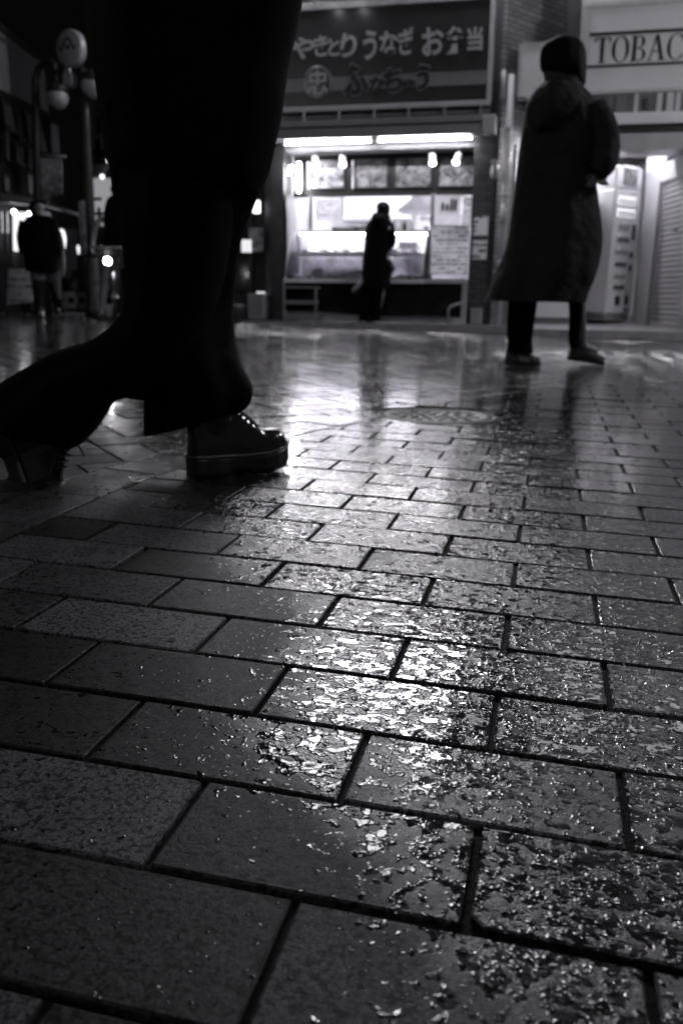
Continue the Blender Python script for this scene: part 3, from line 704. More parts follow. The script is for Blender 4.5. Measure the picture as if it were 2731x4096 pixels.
for k, (x, z, w_, h_) in enumerate(((-2.02, 1.47, .22, .22), (-1.70, 1.47, .26, .24), (-1.98, 1.80, .26, .2), (-1.62, 1.80, .3, .22))):
    t = thing('storage_box', (x, 14.2, z), ('pale box at the left of the middle kitchen shelf', 'pale box at the right of the middle kitchen shelf', 'box on the top kitchen shelf at the left', 'box on the top kitchen shelf at the right')[k], 'box', 'boxes on the kitchen shelves')
    MB().bx(x - w_ / 2, x + w_ / 2, 14.05, 14.36, z, z + h_ - .02).build('carton', M_WHITE, t); MB().bx(x - w_ / 2 - .006, x + w_ / 2 + .006, 14.04, 14.37, z + h_ - .02, z + h_).build('lid', M_GREY, t); MB().bx(x - .03, x + .03, 14.045, 14.05, z + .05, z + .09).build('handle', M_DARK, t)
simple('price_notice', MB().quad(-3.62, -3.22, 13.3, 1.60, 1.92), see_light(scribble('notice_writing', .55, .12, .05, .5)), 'hand-written price notice hung at the left inside the kitchen', 'notice')
t = thing('counter_scale', (-3.0, 12.7, 1.40), 'flat black scale standing on top of the display case', 'scale'); MB().bx(-3.18, -2.80, 12.58, 12.76, 1.398, 1.445).build('body', M_BLACK, t, bevel=.01); MB().bx(-3.12, -2.86, 12.572, 12.579, 1.41, 1.435).build('display', M_GREY, t)
b_ = MB()
for k in range(9): b_.ball((-2.90 + k * .055, 12.75, 1.46), .034, 8, 6, jit=.1)
t = thing('basket_of_packets', (-2.68, 12.75, 1.4), 'low basket of dark packets on the case left of the customer', 'basket'); MB().bx(-2.94, -2.42, 12.68, 12.80, 1.397, 1.44).build('tray', M_ALU, t); b_.build('packet', M_FOOD[0], t)
for k, (x, h_, r, m_, lb) in enumerate(((-2.22, .17, .028, M_WHITE, 'white squeeze bottle on the case beside the customer'), (-2.13, .13, .03, M_BLACK, 'dark squeeze bottle on the case beside the customer'), (-2.04, .15, .035, M_PAPER, 'paper napkin holder on the case right of the customer'), (-2.34, .22, .03, M_WHITE, 'tall white bottle on the case behind the customer'))):
    t = thing('sauce_bottle', (x, 12.68, 1.396), lb, 'bottle'); MB().lathe((x, 12.68, 1.397), [(r * .9, 0), (r, .01), (r, h_ * .65), (r * .5, h_ * .8), (r * .4, h_ * .84)], 14).build('body', m_, t); MB().lathe((x, 12.68, 1.397 + h_ * .84), [(r * .45, 0), (r * .3, h_ * .1), (.004, h_ * .16)], 12).build('cap', M_GREY, t)
hood = thing('extractor_hood', (-1.9, 13.6, 1.95), 'steel extractor hood with a duct over the fryer', 'extractor hood')
b_ = MB(); b_.rings([[(-2.35, 13.2, 1.72), (-1.5, 13.2, 1.72), (-1.5, 13.8, 1.72), (-2.35, 13.8, 1.72)], [(-2.1, 13.4, 1.98), (-1.75, 13.4, 1.98), (-1.75, 13.8, 1.98), (-2.1, 13.8, 1.98)]], True, False); b_.build('canopy', M_STEEL, hood); MB().tube([(-1.92, 13.6, 1.98), (-2.0, 13.6, 2.3), (-2.25, 13.6, 2.58)], .1, 16).build('duct', M_STEEL, hood)
# menus right of the case, cloth below, things at the foot
M_MENU = see_light(scribble('menu_writing', .85, .10, .052, .52), .35)
t = thing('menu_board', (-1.40, 12.0, .73), 'tall white menu sheet of hand-written rows right of the case', 'menu'); MB().quad(-1.655, -1.155, 12.045, .79, 1.405).build('sheet', M_MENU, t); b_ = MB(); b_.bx(-1.415, -1.41, 12.036, 12.041, .79, 1.405); b_.bx(-1.66, -1.15, 12.034, 12.052, 1.405, 1.415); b_.bx(-1.66, -1.15, 12.034, 12.052, .78, .79); b_.build('edge', M_GREY, t)
simple('product_poster', MB().quad(-1.655, -1.30, 12.305, 1.42, 1.83), see_light(mat('grey_poster', .6, .5, var=.15, scale=5)), 'grey poster with a dark picture above the menu sheet', 'poster').name = 'product_poster'
t = thing('bottle_picture_card', (-1.46, 12.28, 1.62), 'small card with dark bottle shapes over the grey poster', 'card'); MB().quad(-1.60, -1.34, 12.29, 1.60, 1.80).build('card', M_PAPER, t)
b_ = MB()
for x, h_ in ((-1.56, .10), (-1.50, .08), (-1.44, .15), (-1.39, .14)): b_.bx(x, x + .03, 12.28, 12.284, 1.63, 1.63 + h_)
b_.build('picture', M_BLACK, t)
simple('side_notice', MB().quad(-1.28, -1.14, 12.295, 1.42, 1.80), see_light(scribble('side_notice_writing', .6, .2, .04, .5)), 'narrow written notice between grey poster and brick pillar', 'notice')
vs = []; fs = []; nx = 60; nz = 10
for j in range(nz + 1):
    f = j / nz
    for i in range(nx + 1):
        g = i / nx; x = -3.70 + g * 2.50
        zb_ = .27 - .07 * g + .015 * math.sin(g * 9)
        vs.append((x, 11.955 - .018 * f * (1 + math.sin(g * 42 + 2 * f)) - .03 * f * f + .012 * mnoise.noise((g * 9, f * 3, 0)), .66 + (zb_ - .66) * f))
for j in range(nz):
    for i in range(nx): fs.append((j * (nx + 1) + i, j * (nx + 1) + i + 1, (j + 1) * (nx + 1) + i + 1, (j + 1) * (nx + 1) + i))
simple('counter_cloth', MB().add(vs, fs, True), M_CLOTH_BLK, 'dark cloth hanging in folds from the takeout counter', 'cloth', recalc=False)
st = thing('step_stool', (-3.42, 11.86, .12), 'small metal step stool with two treads left of the customer', 'stool')
b_ = MB(); b_.bx(-3.68, -3.17, 11.78, 12.0, .575, .60); b_.build('top', M_GREY, st)
for z in (.36, .16): MB().bx(-3.655, -3.195, 11.77, 11.92, z, z + .05).build('tread', M_GREY, st)
for x in (-3.66, -3.20):
    for y in (11.785, 11.965): MB().bx(x - .012, x + .016, y - .012, y + .014, .12, .575).build('leg', M_ALU, st)
simple('hoop_rail', MB().tube([(-1.36, 11.85, .12), (-1.36, 11.85, .32), (-1.33, 11.87, .36), (-1.22, 11.93, .40), (-1.16, 11.95, .41)], .017, 10), M_ALU, 'bent metal hoop rail at the right foot of the counter', 'rail')
for k, (z0, z1) in enumerate(((1.275, 1.53), (.98, 1.24))):
    t = thing('wall_notice', (-1.0, 12.07, z0), ('upper', 'lower')[k] + ' of the two white notices pasted on the brick pillar', 'notice', 'notices on the brick pillar')
    MB().bx(-1.095, -.905, 12.072, 12.078, z0, z1).build('sheet', scribble('pillar_notice_writing', .9, .06, .075 if k else .062, .58, xs=38), t)
MB_ = MB(); MB_.bx(-1.08, -.92, 12.0, 12.07, .13, .34); simple('base_block', MB_, M_CONC, 'pale concrete block at the foot of the brick pillar', 'block', bevel=.01)
# pipes right of the brick pillar
def pipe(name, x, y, r, z0, z1, m, label, cuffs=()):
    t = thing(name, (x, y, z0), label, 'pipe'); MB().tube([(x, y, z0), (x, y, z1)], r, 14).build('tube', m, t)
    for z in cuffs: MB().lathe((x, y, z), [(r * .95, 0), (r * 1.25, .005), (r * 1.25, .06), (r * .95, .065)], 14).build('collar', m, t)
pipe('drainpipe', -.70, 11.98, .045, .10, 3.22, M_LGREY, 'pale drainpipe running down right of the brick pillar', (.9, 1.75, 2.55))
pipe('conduit', -.60, 12.02, .022, .10, 2.4, M_GREY, 'thin grey conduit beside the drainpipe', (1.2,))
pipe('cable_duct', -.80, 12.0, .03, 2.95, 3.28, M_LGREY, 'short pale cable duct at the corner above the drainpipe')
t = thing('pipe_label', (-.69, 11.92, 1.42), 'white printed label wrapped round the drainpipe', 'label'); MB().lathe((-.70, 11.98, 1.42), [(.049, 0), (.049, .24)], 16).build('sleeve', scribble('pipe_label_writing', .45, .04, .08, .55, xs=40), t)
t = thing('wall_lantern', (-.86, 11.97, 2.05), 'small unlit bulkhead lantern on the corner by the drainpipe', 'lantern'); MB().bx(-.90, -.80, 11.95, 12.07, 2.18, 2.22).build('bracket', M_LGREY, t); MB().lathe((-.85, 11.98, 1.98), [(.03, 0), (.05, .03), (.055, .14), (.03, .18), (.02, .2)], 14).build('shade', mat('milky_glass', .25, .2), t)

# twin-globe lamps added out of view to fill the street with light
M_FILL_GLOBE_R = emit('right_fill_globe', 1, 46)
for x, y, lb in ((4.6, 7.6, 'added twin-globe fill lamp out of view on the right side of the street'), (-6.2, 2.6, 'added twin-globe fill lamp out of view on the left side of the street'), (2.6, -3.0, 'added twin-globe fill lamp out of view behind the viewer')):
    t = thing('street_lamp', (x, y, gz(x)), lb, 'street lamp', 'added fill lamps'); z0 = gz(x)
    MB().tube([(x, y, z0), (x, y, z0 + .8), (x, y, z0 + .82), (x, y, z0 + 4.3)], [.10, .09, .06, .05], 14).build('pole', M_DARK, t)
    MB().tube([(x - .45, y, z0 + 4.15), (x - .4, y, z0 + 4.3), (x, y, z0 + 4.35), (x + .4, y, z0 + 4.3), (x + .45, y, z0 + 4.15)], .025, 8).build('arm', M_DARK, t)
    for s in (-1, 1): MB().ball((x + s * .45, y, z0 + 3.95), .17, 18, 12).build('globe', M_FILL_GLOBE_R if x > 4 else M_FILL_GLOBE, t)

for x, lb in ((-3.75, 'left'), (-.95, 'right')):  # globes added above the view to put glints on the wet paving
    t = thing('added_globe_lamp', (x, 11.9, 5.2), lb + ' added globe lamp out of view on the upper wall of the takeout shop', 'lamp', 'added globe lamps for glints')
    MB().tube([(x, 12.14, 5.5), (x, 11.95, 5.55), (x, 11.75, 5.5), (x, 11.75, 5.38)], .018, 8).build('bracket', M_DARK, t); MB().ball((x, 11.75, 5.2), .16, 18, 12).build('globe', M_GLINT_GLOBE, t)
# ------------------------------------------------------------------ the tobacco shop on the right
def Z4(zx, zy, Y): return P((1900 + zx * .53) * .24972, zy * .53 * .24972, Y)
def Z5(zx, zy, Y): return P((1900 + zx * .53) * .24972, (600 + zy * .53) * .24972, Y)
tob = thing('tobacco_shop', (1.6, 12.6, .1), 'pale corner shop with a rolled-down shutter under a long tobacco sign', 'shop')
b_ = MB(); b_.bx(.10, 6, 12.35, 12.6, 2.74, 4.6); b_.bx(.10, 6, 12.35, 12.6, 6.1, 8.5)
for x0, x1 in ((.10, .5), (1.5, 1.8), (2.8, 3.1), (4.1, 6)): b_.bx(x0, x1, 12.35, 12.6, 4.6, 6.1)
b_.build('wall', mat('pale_tiled_facade', .45, .6, var=.15, scale=3), tob)
MB().bx(-.05, .10, 12.34, 12.62, 2.3, 8.5).build('corner_wall', M_WALL, tob)
M_DIMWIN = emit('dim_curtained_window', 1, .42)
for x0, x1 in ((.5, 1.5), (1.8, 2.8), (3.1, 4.1)):
    wf = MB(); wf.bx(x0, x1, 12.33, 12.4, 4.6, 4.66); wf.bx(x0, x1, 12.33, 12.4, 6.04, 6.1); wf.bx(x0, x0 + .05, 12.33, 12.4, 4.66, 6.04); wf.bx(x1 - .05, x1, 12.33, 12.4, 4.66, 6.04); wf.bx((x0 + x1) / 2 - .02, (x0 + x1) / 2 + .02, 12.33, 12.4, 4.66, 6.04)
    wf = wf.build('window', M_ALU, tob); MB().bx(x0 + .04, x1 - .04, 12.42, 12.44, 4.65, 6.05).build('pane', M_DIMWIN, wf)
MB().bx(.05, 6, 12.02, 12.60, 2.30, 2.50).build('beam', M_LGREY, tob)
b_ = MB(); b_.bx(.0, 6, 11.90, 12.60, 2.58, 2.715); b_.build('canopy', M_WHITE, tob, bevel=.01)
b_ = MB(); b_.bx(.05, 6, 11.98, 12.3, 2.505, 2.575); b_.build('canopy_gap', M_BLACK, tob)
MB().bx(.05, 6, 12.0, 12.3, 2.72, 2.95).build('transom', mat('dim_transom_glass', .12, .3, var=.6, scale=2.0, stretch=(6, 1, .3)), tob)
b_ = MB(); b_.bx(-.2, 6, 12.6, 15.4, 2.62, 2.68); b_.build('ceiling', M_WHITE_WALL, tob)
b_ = MB(); b_.bx(-.6, 6, 15.3, 15.4, .1, 2.62); b_.build('back_wall', M_WHITE_WALL, tob)
pc = P(655, 321, 13.3)
b_ = MB(); SH = Vector((.24, -.97, 0)); S0 = P(649.5, 322, 12.95); S0.z = 0
q = P(631, 321, 13.35); q.z = 0
b_.prism([(0, .15), (1, .15), (1, 2.62), (0, 2.62)], q, (S0 - q) * 1.0, (0, 0, 1), Vector((.1, .6, 0))); b_.build('pillar', M_WHITE_WALL, tob)
# shutter: corrugated slats
sl = MB(); n = 30; ln = 1.0; wv = Vector((0, 0, 1)); nn = Vector((-.97, -.24, 0)); vs = []; fs = []
nz = 27 * 4
for j in range(nz + 1):
    z = .17 + (2.02 - .17) * j / nz; d = .011 * math.cos(2 * PI * j / 4) 
    for x in (0, ln): vs.append(S0 + SH * x + nn * d + Vector((0, 0, z)))
for j in range(nz): fs.append((2 * j, 2 * j + 1, 2 * j + 3, 2 * j + 2))
sl.add(vs, fs, True); shut = sl.build('shutter', mat('pale_painted_shutter', .42, .4, var=.12, scale=2), tob, recalc=False)
b_ = MB(); b_.box(S0 + SH * .62 + nn * .016 + Vector((0, 0, 1.36)), (.10, .02, .025), ax=(SH, nn, wv)); b_.build('slot', M_DARK, shut)
b_ = MB()
b_.box(S0 + SH * .5 - nn * .02 + Vector((0, 0, 2.14)), (1.0, .12, .24), ax=(SH, nn, wv)); b_.build('shutter_box', M_WHITE_WALL, tob)
b_ = MB(); b_.box(S0 - SH * .03 + nn * .02 + Vector((0, 0, 1.1)), (.05, .06, 1.9), ax=(SH, nn, wv)); b_.build('shutter_rail', M_LGREY, tob)
for k, (x, y) in enumerate(((-.1, 12.74), (.95, 12.74))):
    t = thing('canopy_lamp', (x, y, 2.5), ('left', 'right')[k] + ' long ceiling lamp under the tobacco shop canopy', 'lamp', 'lamps under the canopy')
    MB().bx(x - .34, x + .34, y - .06, y + .06, 2.53, 2.56).build('housing', M_WHITE, t); MB().tube([(x - .32, y, 2.51), (x + .32, y, 2.51)], .018, 10).build('tube', emit('canopy_tube_glow', 1, 60 if k == 0 else 19), t)
# the long sign
ts = thing('tobacco_sign', (2.0, 12.1, 2.95), 'long pale box sign with dark serif lettering TOBACCO', 'sign')
M_TS = mat('milky_sign_panel', .6, .35, var=.06, scale=2)
MB().bx(.17, 4.8, 12.02, 12.34, 3.00, 3.93).build('panel', M_TS, ts)
b_ = MB(); b_.bx(.12, 4.85, 12.0, 12.35, 2.955, 3.0); b_.bx(.12, 4.85, 12.0, 12.35, 3.93, 3.985); b_.bx(.12, .17, 12.0, 12.35, 3.0, 3.93); b_.build('frame', M_LGREY, ts, bevel=.005)
b_ = MB(); b_.bx(.22, 4.8, 12.008, 12.02, 3.62, 3.658); b_.bx(.18, 4.8, 12.008, 12.02, 3.262, 3.292); b_.build('rule', M_BLACK, ts)
def serif(ch, w_, h_):
    # outlines of narrow serif capitals; (x, z) polygons in a unit of cap height
    tk, th, sf = .15, .045, .035; out = []
    def bar(x0, z0, x1, z1, t0):
        out.append([(x0 - t0 / 2, z0), (x0 + t0 / 2, z0), (x1 + t0 / 2, z1), (x1 - t0 / 2, z1)])
    def arc(cx, cz, rx, rz, a0, a1, tf):
        n = 28
        for i in range(n):
            q = []
            for a, s in ((a0 + (a1 - a0) * i / n, 0), (a0 + (a1 - a0) * (i + 1) / n, 1)):
                t0 = tf(a); q.append(((cx + rx * math.cos(a), cz + rz * math.sin(a)), (cx + (rx - t0) * math.cos(a), cz + (rz - th * .8 - (t0 - th) * .2) * math.sin(a))))
            out.append([q[0][0], q[1][0], q[1][1], q[0][1]])
    stress = lambda a: th + (tk - th) * abs(math.cos(a)) ** 1.3
    if ch == 'T':
        bar(.36, 0, .36, 1, tk); out.append([(0, 1), (.72, 1), (.72, 1 - th), (0, 1 - th)]); out.append([(0, 1), (0, .80), (.03, .80), (.10, 1 - th)]); out.append([(.72, 1), (.72, .80), (.69, .80), (.62, 1 - th)]); out.append([(.18, 0), (.54, 0), (.54, sf), (.18, sf)])
    elif ch == 'O': arc(.39, .5, .39, .52, 0, 2 * PI, stress)
    elif ch == 'B':
        bar(.16, 0, .16, 1, tk); out.append([(0, 0), (.3, 0), (.3, sf), (0, sf)]); out.append([(0, 1), (.3, 1), (.3, 1 - sf), (0, 1 - sf)])
        for z in (0, .52 - th / 2, 1 - th): out.append([(.2, z), (.36, z), (.36, z + th), (.2, z + th)])
        arc(.34, .76, .26, .24, -PI / 2, PI / 2, stress); arc(.34, .26, .31, .26, -PI / 2, PI / 2, stress)
    elif ch == 'A':
        bar(.10, 0, .37, 1, .05); bar(.66, 0, .39, 1, tk); out.append([(.2, .34), (.54, .34), (.54, .34 + th), (.2, .34 + th)]); out.append([(-.02, 0), (.22, 0), (.22, sf), (-.02, sf)]); out.append([(.50, 0), (.82, 0), (.82, sf), (.50, sf)])
    elif ch == 'C':
        arc(.40, .5, .40, .52, .75, 2 * PI - .75, stress); out.append([(.69, .98), (.72, .98), (.72, .66), (.70, .66), (.62, .84)]); out.append([(.66, .14), (.72, .26), (.70, .10)])
    return [[(x * w_, z * h_) for x, z in p] for p in out]
b_ = MB(); x = .29
for ch, adv in (('T', .80), ('O', .86), ('B', .74), ('A', .86), ('C', .84), ('C', .84), ('O', .86)):
    for i, p in enumerate(serif(ch, .262, .285)): b_.prism(p, (x, 12.010 + .0002 * i, 3.315), (1, 0, 0), (0, 0, 1), (0, -.004, 0))
    x += adv * .262 * 1.0
b_.build('lettering', M_BLACK, ts)
t = thing('blank_box_sign', (-.2, 12.2, 3.0), 'small blank white box sign behind the walker in the long coat', 'sign')
MB().bx(-.60, .02, 12.05, 12.28, 2.985, 3.575).build('panel', M_TS, t); b_ = MB(); b_.bx(-.625, -.60, 12.03, 12.3, 2.97, 3.59); b_.bx(-.60, .02, 12.03, 12.3, 2.97, 2.985); b_.bx(-.60, .02, 12.03, 12.3, 3.575, 3.59); b_.build('frame', M_LGREY, t)
# bright lettering seen through the transom
M_STRIPE = mat('pale_strip', .5, .5, var=.2, scale=3)
tr = thing('transom_sign', (1.1, 11.99, 2.74), 'narrow strip sign with pale stripes over the canopy', 'sign')
for zx, w_ in ((1215, .05), (1390, .06), (1470, .08), (1530, .06)): q = Z4(zx, 780, 11.99); MB().bx(q.x - w_ / 2, q.x + w_ / 2, 11.985, 11.998, 2.735, 2.94).build('stripe', M_STRIPE, tr)
q = Z4(1285, 800, 11.985); q = Z4(1285, 800, 11.985)
text('E', .17, (q.x - .05, 11.985, 2.76), M_BLACK, tr, bold=.006, ext=.002)

# ------------------------------------------------------------------ vending machines
VO = P(604, 318, 12.75); VO.z = .19
u1 = Vector((-.80, .60, 0)).normalized(); u2 = Vector((.62, .785, 0)).normalized(); UPZ = Vector((0, 0, 1))
vm = thing('vending_machine', tuple(VO), 'tall white vending machine with a column of product windows beside the shutter', 'vending machine')
VH = 1.72; VD = .72; VW = .62
b_ = MB(); c = VO + u1 * VD / 2 + u2 * VW / 2 + UPZ * (VH / 2 + .06); b_.box(c, (VD, VW, VH - .06), ax=(u1, u2, UPZ)); b_.build('cabinet', mat('white_machine_shell', .62, .3, var=.06, scale=3), vm, bevel=.02)
b_ = MB(); b_.box(VO + u1 * VD / 2 + u2 * VW / 2 + UPZ * .05, (VD - .06, VW - .06, .10), ax=(u1, u2, UPZ)); b_.build('plinth', M_GREY, vm)
nf = Vector((u2.y, -u2.x, 0))
def onface(s, z, w_, h_, d=.012, off=0.0): return (VO + u2 * s + UPZ * z + nf * (d / 2 + off), (w_, d, h_), (u2, nf, UPZ))
def face_part(name, items, m, d=.012, off=0.0, parent=None):
    b_ = MB()
    for s, z, w_, h_ in items: c, sz, ax = onface(s, z, w_, h_, d, off); b_.box(c, sz, ax=ax)
    return b_.build(name, m, parent or vm)
M_VG = mat('product_window', .62, .25, var=.4, scale=14, stretch=(1, 1, .5)); M_VL = emit('lit_product_window', .9, .22)
for i, z in enumerate((1.60, 1.44)): 
    w0 = face_part('product_window', [(.27, z, .40, .11)], M_VL)
    face_part('product', [(.12 + .075 * k, z - .012, .045, .07) for k in range(5)], M_LGREY, .006, .0125, w0)
for i, z in enumerate((1.27, 1.10, .93, .77, .61, .46)):
    w0 = face_part('product_window', [(.25, z, .34, .10)], M_VG)
    face_part('product', [(.14 + .07 * k, z - .01, .05, .06) for k in range(4)], (M_GREY, M_DARK)[i % 2], .006, .0125, w0)
face_part('coin_panel', [(.50, 1.20, .07, .20)], M_DARK); face_part('coin_slot', [(.49, .90, .05, .08), (.49, .72, .05, .08)], M_DARK)
face_part('retrieval_slot', [(.25, .27, .10, .12)], M_BLACK); face_part('change_tray', [(.46, .28, .06, .12)], M_DARK); face_part('kick_label', [(.48, .14, .10, .05)], M_GREY)
tp = thing('machine_top_sign', tuple(VO + UPZ * VH), 'tilted white box sign with a dark picture on top of the vending machine', 'sign')
b_ = MB(); c = VO + u1 * .30 + u2 * .30 + UPZ * (VH + .20); b_.rings([[c + u1 * a * .30 + u2 * b2 * (.30 + s) + UPZ * z for a, b2 in ((-1, -1), (1, -1), (1, 1), (-1, 1))] for z, s in ((-.17, 0), (.12, .0))], True, False); b_.build('box', mat('white_sign_shell', .66, .35, var=.06), tp, bevel=.02)
b_ = MB(); b_.box(VO + u2 * .31 + UPZ * (VH + .18) + nf * .008, (.30, .012, .20), ax=(u2, nf, UPZ)); b_.build('picture', food_picture('machine_picture', .01, .3, 16), tp)
b_ = MB(); b_.box(VO + u2 * .31 + UPZ * (VH + .315) + nf * .014, (.36, .02, .03), ax=(u2, nf, UPZ)); b_.build('rim', M_WHITE, tp)
v2 = thing('wide_vending_machine', (-.05, 12.9, .19), 'white wide vending machine half hidden behind the walker in the coat', 'vending machine')
MB().bx(-.30, .46, 12.72, 13.4, .30, 1.88).build('cabinet', mat('white_machine_shell_worn', .5, .35, var=.1, scale=3), v2, bevel=.02); MB().bx(-.28, .44, 12.70, 12.72, 1.0, 1.75).build('display_window', mat('dim_display', .3, .2, var=.6, scale=12), v2)
b_ = MB(); b_.bx(-.28, .44, 12.70, 12.72, .22, .62); b_.build('lower_panel', M_WHITE, v2); MB().bx(.30, .42, 12.69, 12.70, .70, .82).build('coin_panel', M_DARK, v2); MB().bx(.36, .43, 12.69, 12.70, .42, .50).build('slot', M_DARK, v2); MB().bx(-.28, .44, 12.75, 13.36, .13, .22).build('plinth', M_GREY, v2)
# ------------------------------------------------------------------ the street at the left
def L1(zx, zy): return (zx * .11148, zy * .11148)
def L7(zx, zy): return (zx * .11148, 174.8 + zy * .11148)
LA = P(-8, 320, 11.3); LA.z = 0; LD = Vector((-.32, .947, 0)); LN = Vector((.947, .32, 0))
def PL(px, py, off=0.0):
    d = ray(px, py); o = LA + LN * off
    return CAM + d * ((o - CAM).dot(LN) / d.dot(LN))
def pquad(mb, pts, d=.03, off=.0):
    q = [PL(x, y, off) for x, y in pts]; mb.add(q + [p - LN * d for p in q], [(0, 1, 2, 3), (7, 6, 5, 4), (0, 4, 5, 1), (1, 5, 6, 2), (2, 6, 7, 3), (3, 7, 4, 0)])
lb = thing('side_street_building', tuple(LA), 'dark two-storey shop building along the left side street', 'building')
b_ = MB(); b_.prism([(-5, .0), (14, .0), (14, 9), (-5, 9)], LA - LN * .12, LD, (0, 0, 1), -LN * .3); b_.build('wall', M_WALL, lb)
b_ = MB(); pquad(b_, [L1(-60, 190), L1(385, 535), L1(440, 1010), L1(-60, 770)], .05, 0); b_.build('upper_panel', mat('grey_render_panel', .75, .6, var=.12, scale=2), lb)
b_ = MB(); pquad(b_, [L1(-60, 775), L1(442, 1012), L1(442, 1065), L1(-60, 865)], .1, .08); pquad(b_, [L1(-60, 150), L1(390, 520), L1(390, 545), L1(-60, 195)], .1, .25); pquad(b_, [L1(-60, 1190), L1(310, 1300), L1(310, 1320), L1(-60, 1215)], .06, .05); pquad(b_, [L1(-60, 1720), L1(445, 1800), L1(445, 1850), L1(-60, 1800)], .5, .5)
b_.build('beam', M_DARK, lb)
PAN = [([(20, 900), (110, 935), (150, 1185), (40, 1160)], .10), ([(125, 940), (190, 965), (230, 1255), (160, 1235)], .12), ([(210, 980), (300, 1025), (300, 1290), (258, 1280)], .20), ([(345, 1065), (375, 1090), (435, 1375), (350, 1362)], .28), ([(440, 1085), (532, 1120), (545, 1390), (452, 1380)], .40), ([(140, 1285), (230, 1310), (225, 1480), (140, 1455)], .12), ([(242, 1312), (310, 1330), (315, 1530), (246, 1505)], .16), ([(234, 1545), (323, 1572), (330, 1762), (250, 1742)], .36), ([(50, 1125), (82, 1132), (88, 1435), (52, 1425)], .22), ([(30, 1560), (100, 1580), (105, 1730), (35, 1715)], .10)]
for q, v in PAN:
    b_ = MB(); pquad(b_, [L1(*p) for p in q], .03, .06); wd = b_.build('window', mat('dim_street_window', min(.8, v * 1.9), .35, var=.35, scale=2, stretch=(1, 1, .4)), lb)
    b_ = MB(); cs = [PL(*L1(*p), .07) for p in q]
    b_.tube([cs[0], cs[1], cs[2], cs[3], cs[0]], .025, 6, False); b_.build('frame', M_DARK, wd)
b_ = MB(); pquad(b_, [L7(-80, 330), L7(102, 332), L7(108, 525), L7(-80, 525)], .03, .03); pquad(b_, [L7(108, 330), L7(235, 335), L7(235, 700), L7(125, 680)], .03, .03); b_.build('shop_window', emit('lit_shop_interior', .9, .32), lb)
b_ = MB()
for x, w_ in ((-10, 26), (52, 12), (100, 14)): pquad(b_, [L7(x, 325), L7(x + w_, 326), L7(x + w_ + 6, 700), L7(x + 6, 700)], .05, .08)
pquad(b_, [L7(-80, 520), L7(110, 525), L7(112, 1200), L7(-80, 1200)], .04, .06); b_.build('shop_front', M_DARK, lb)
b_ = MB(); pquad(b_, [L7(605, 485), L7(690, 490), L7(695, 850), L7(612, 860)], .2, .0); pquad(b_, [L7(565, 740), L7(640, 742), L7(640, 1095), L7(575, 1095)], .2, .15); b_.build('pillar', mat('grey_tiled_pillar', .30, .4, var=.2, scale=4), lb)
for k, (zx, zy, r) in enumerate(((125, 333, .036), (260, 351, .036))):
    q = PL(*L7(zx, zy), .35); t = thing('shop_globe_lamp', tuple(q), ('left', 'right')[k] + ' one of two round bright bulbs over the lit shop front at the far left', 'lamp', 'round bulbs over the left shop front')
    MB().ball(q, r).build('globe', emit('globe_bulb_glow', 1, 2.2), t); MB().tube([q + Vector((0, 0, r)), q + Vector((0, 0, r + .18))], .012).build('rod', M_DARK, t)
q = PL(*L7(550, 580), .5); t = thing('paper_lantern', tuple(q), 'long glowing paper lantern hanging right of the pedestrian in the dark coat', 'lantern')
MB().lathe(q, [(.03, -.17), (.06, -.14), (.078, -.03), (.078, .05), (.06, .14), (.03, .17)], 16).build('paper_shade', emit('lantern_glow', 1, .4), t); b_ = MB(); b_.lathe(q, [(.033, .17), (.033, .19), (.001, .19)], 12); b_.lathe(q, [(.001, -.19), (.033, -.19), (.033, -.17)], 12); b_.build('ring', M_DARK, t)
q = PL(*L7(702, 665), .3); t = thing('wall_lamp', tuple(q), 'small bright wall lamp beside the tall lamp post', 'lamp'); MB().lathe(q, [(.015, -.10), (.03, 0), (.02, .07)], 12).build('shade', emit('small_lamp_glow', 1, .3), t); MB().tube([q + Vector((0, 0, .12)), q + Vector((-.15, .05, .16))], .012).build('bracket', M_DARK, t)
# white crate and black bin on the pavement
def g7(zx, zy): return G(*L7(zx, zy))
q = g7(600, 1205); t = thing('plastic_crate', tuple(q), 'pale plastic crate standing on the pavement behind the dark-coated pedestrian', 'crate')
b_ = MB(); 
for sx, sy, dx, dy in ((0, -.2, .62, .02), (0, .2, .62, .02), (-.3, 0, .02, .38), (.3, 0, .02, .38)): b_.box(q + Vector((sx, sy, .06)), (dx, dy, .10)); b_.box(q + Vector((sx, sy, .26)), (dx, dy, .10))
for sx in (-.3, -.1, .1, .3):
    for sy in (-.2, .2): b_.box(q + Vector((sx, sy, .155)), (.06, .016, .1))
b_.build('body', mat('pale_plastic', .42, .4), t)
q = g7(700, 1200); simple('rubbish_bin', MB().lathe(q, [(.2, 0), (.24, .02), (.27, .55), (.25, .56), (.25, .52), (.001, .52)], 20), M_DARK, 'dark round bin at the foot of the pavement by the lamp post', 'bin')
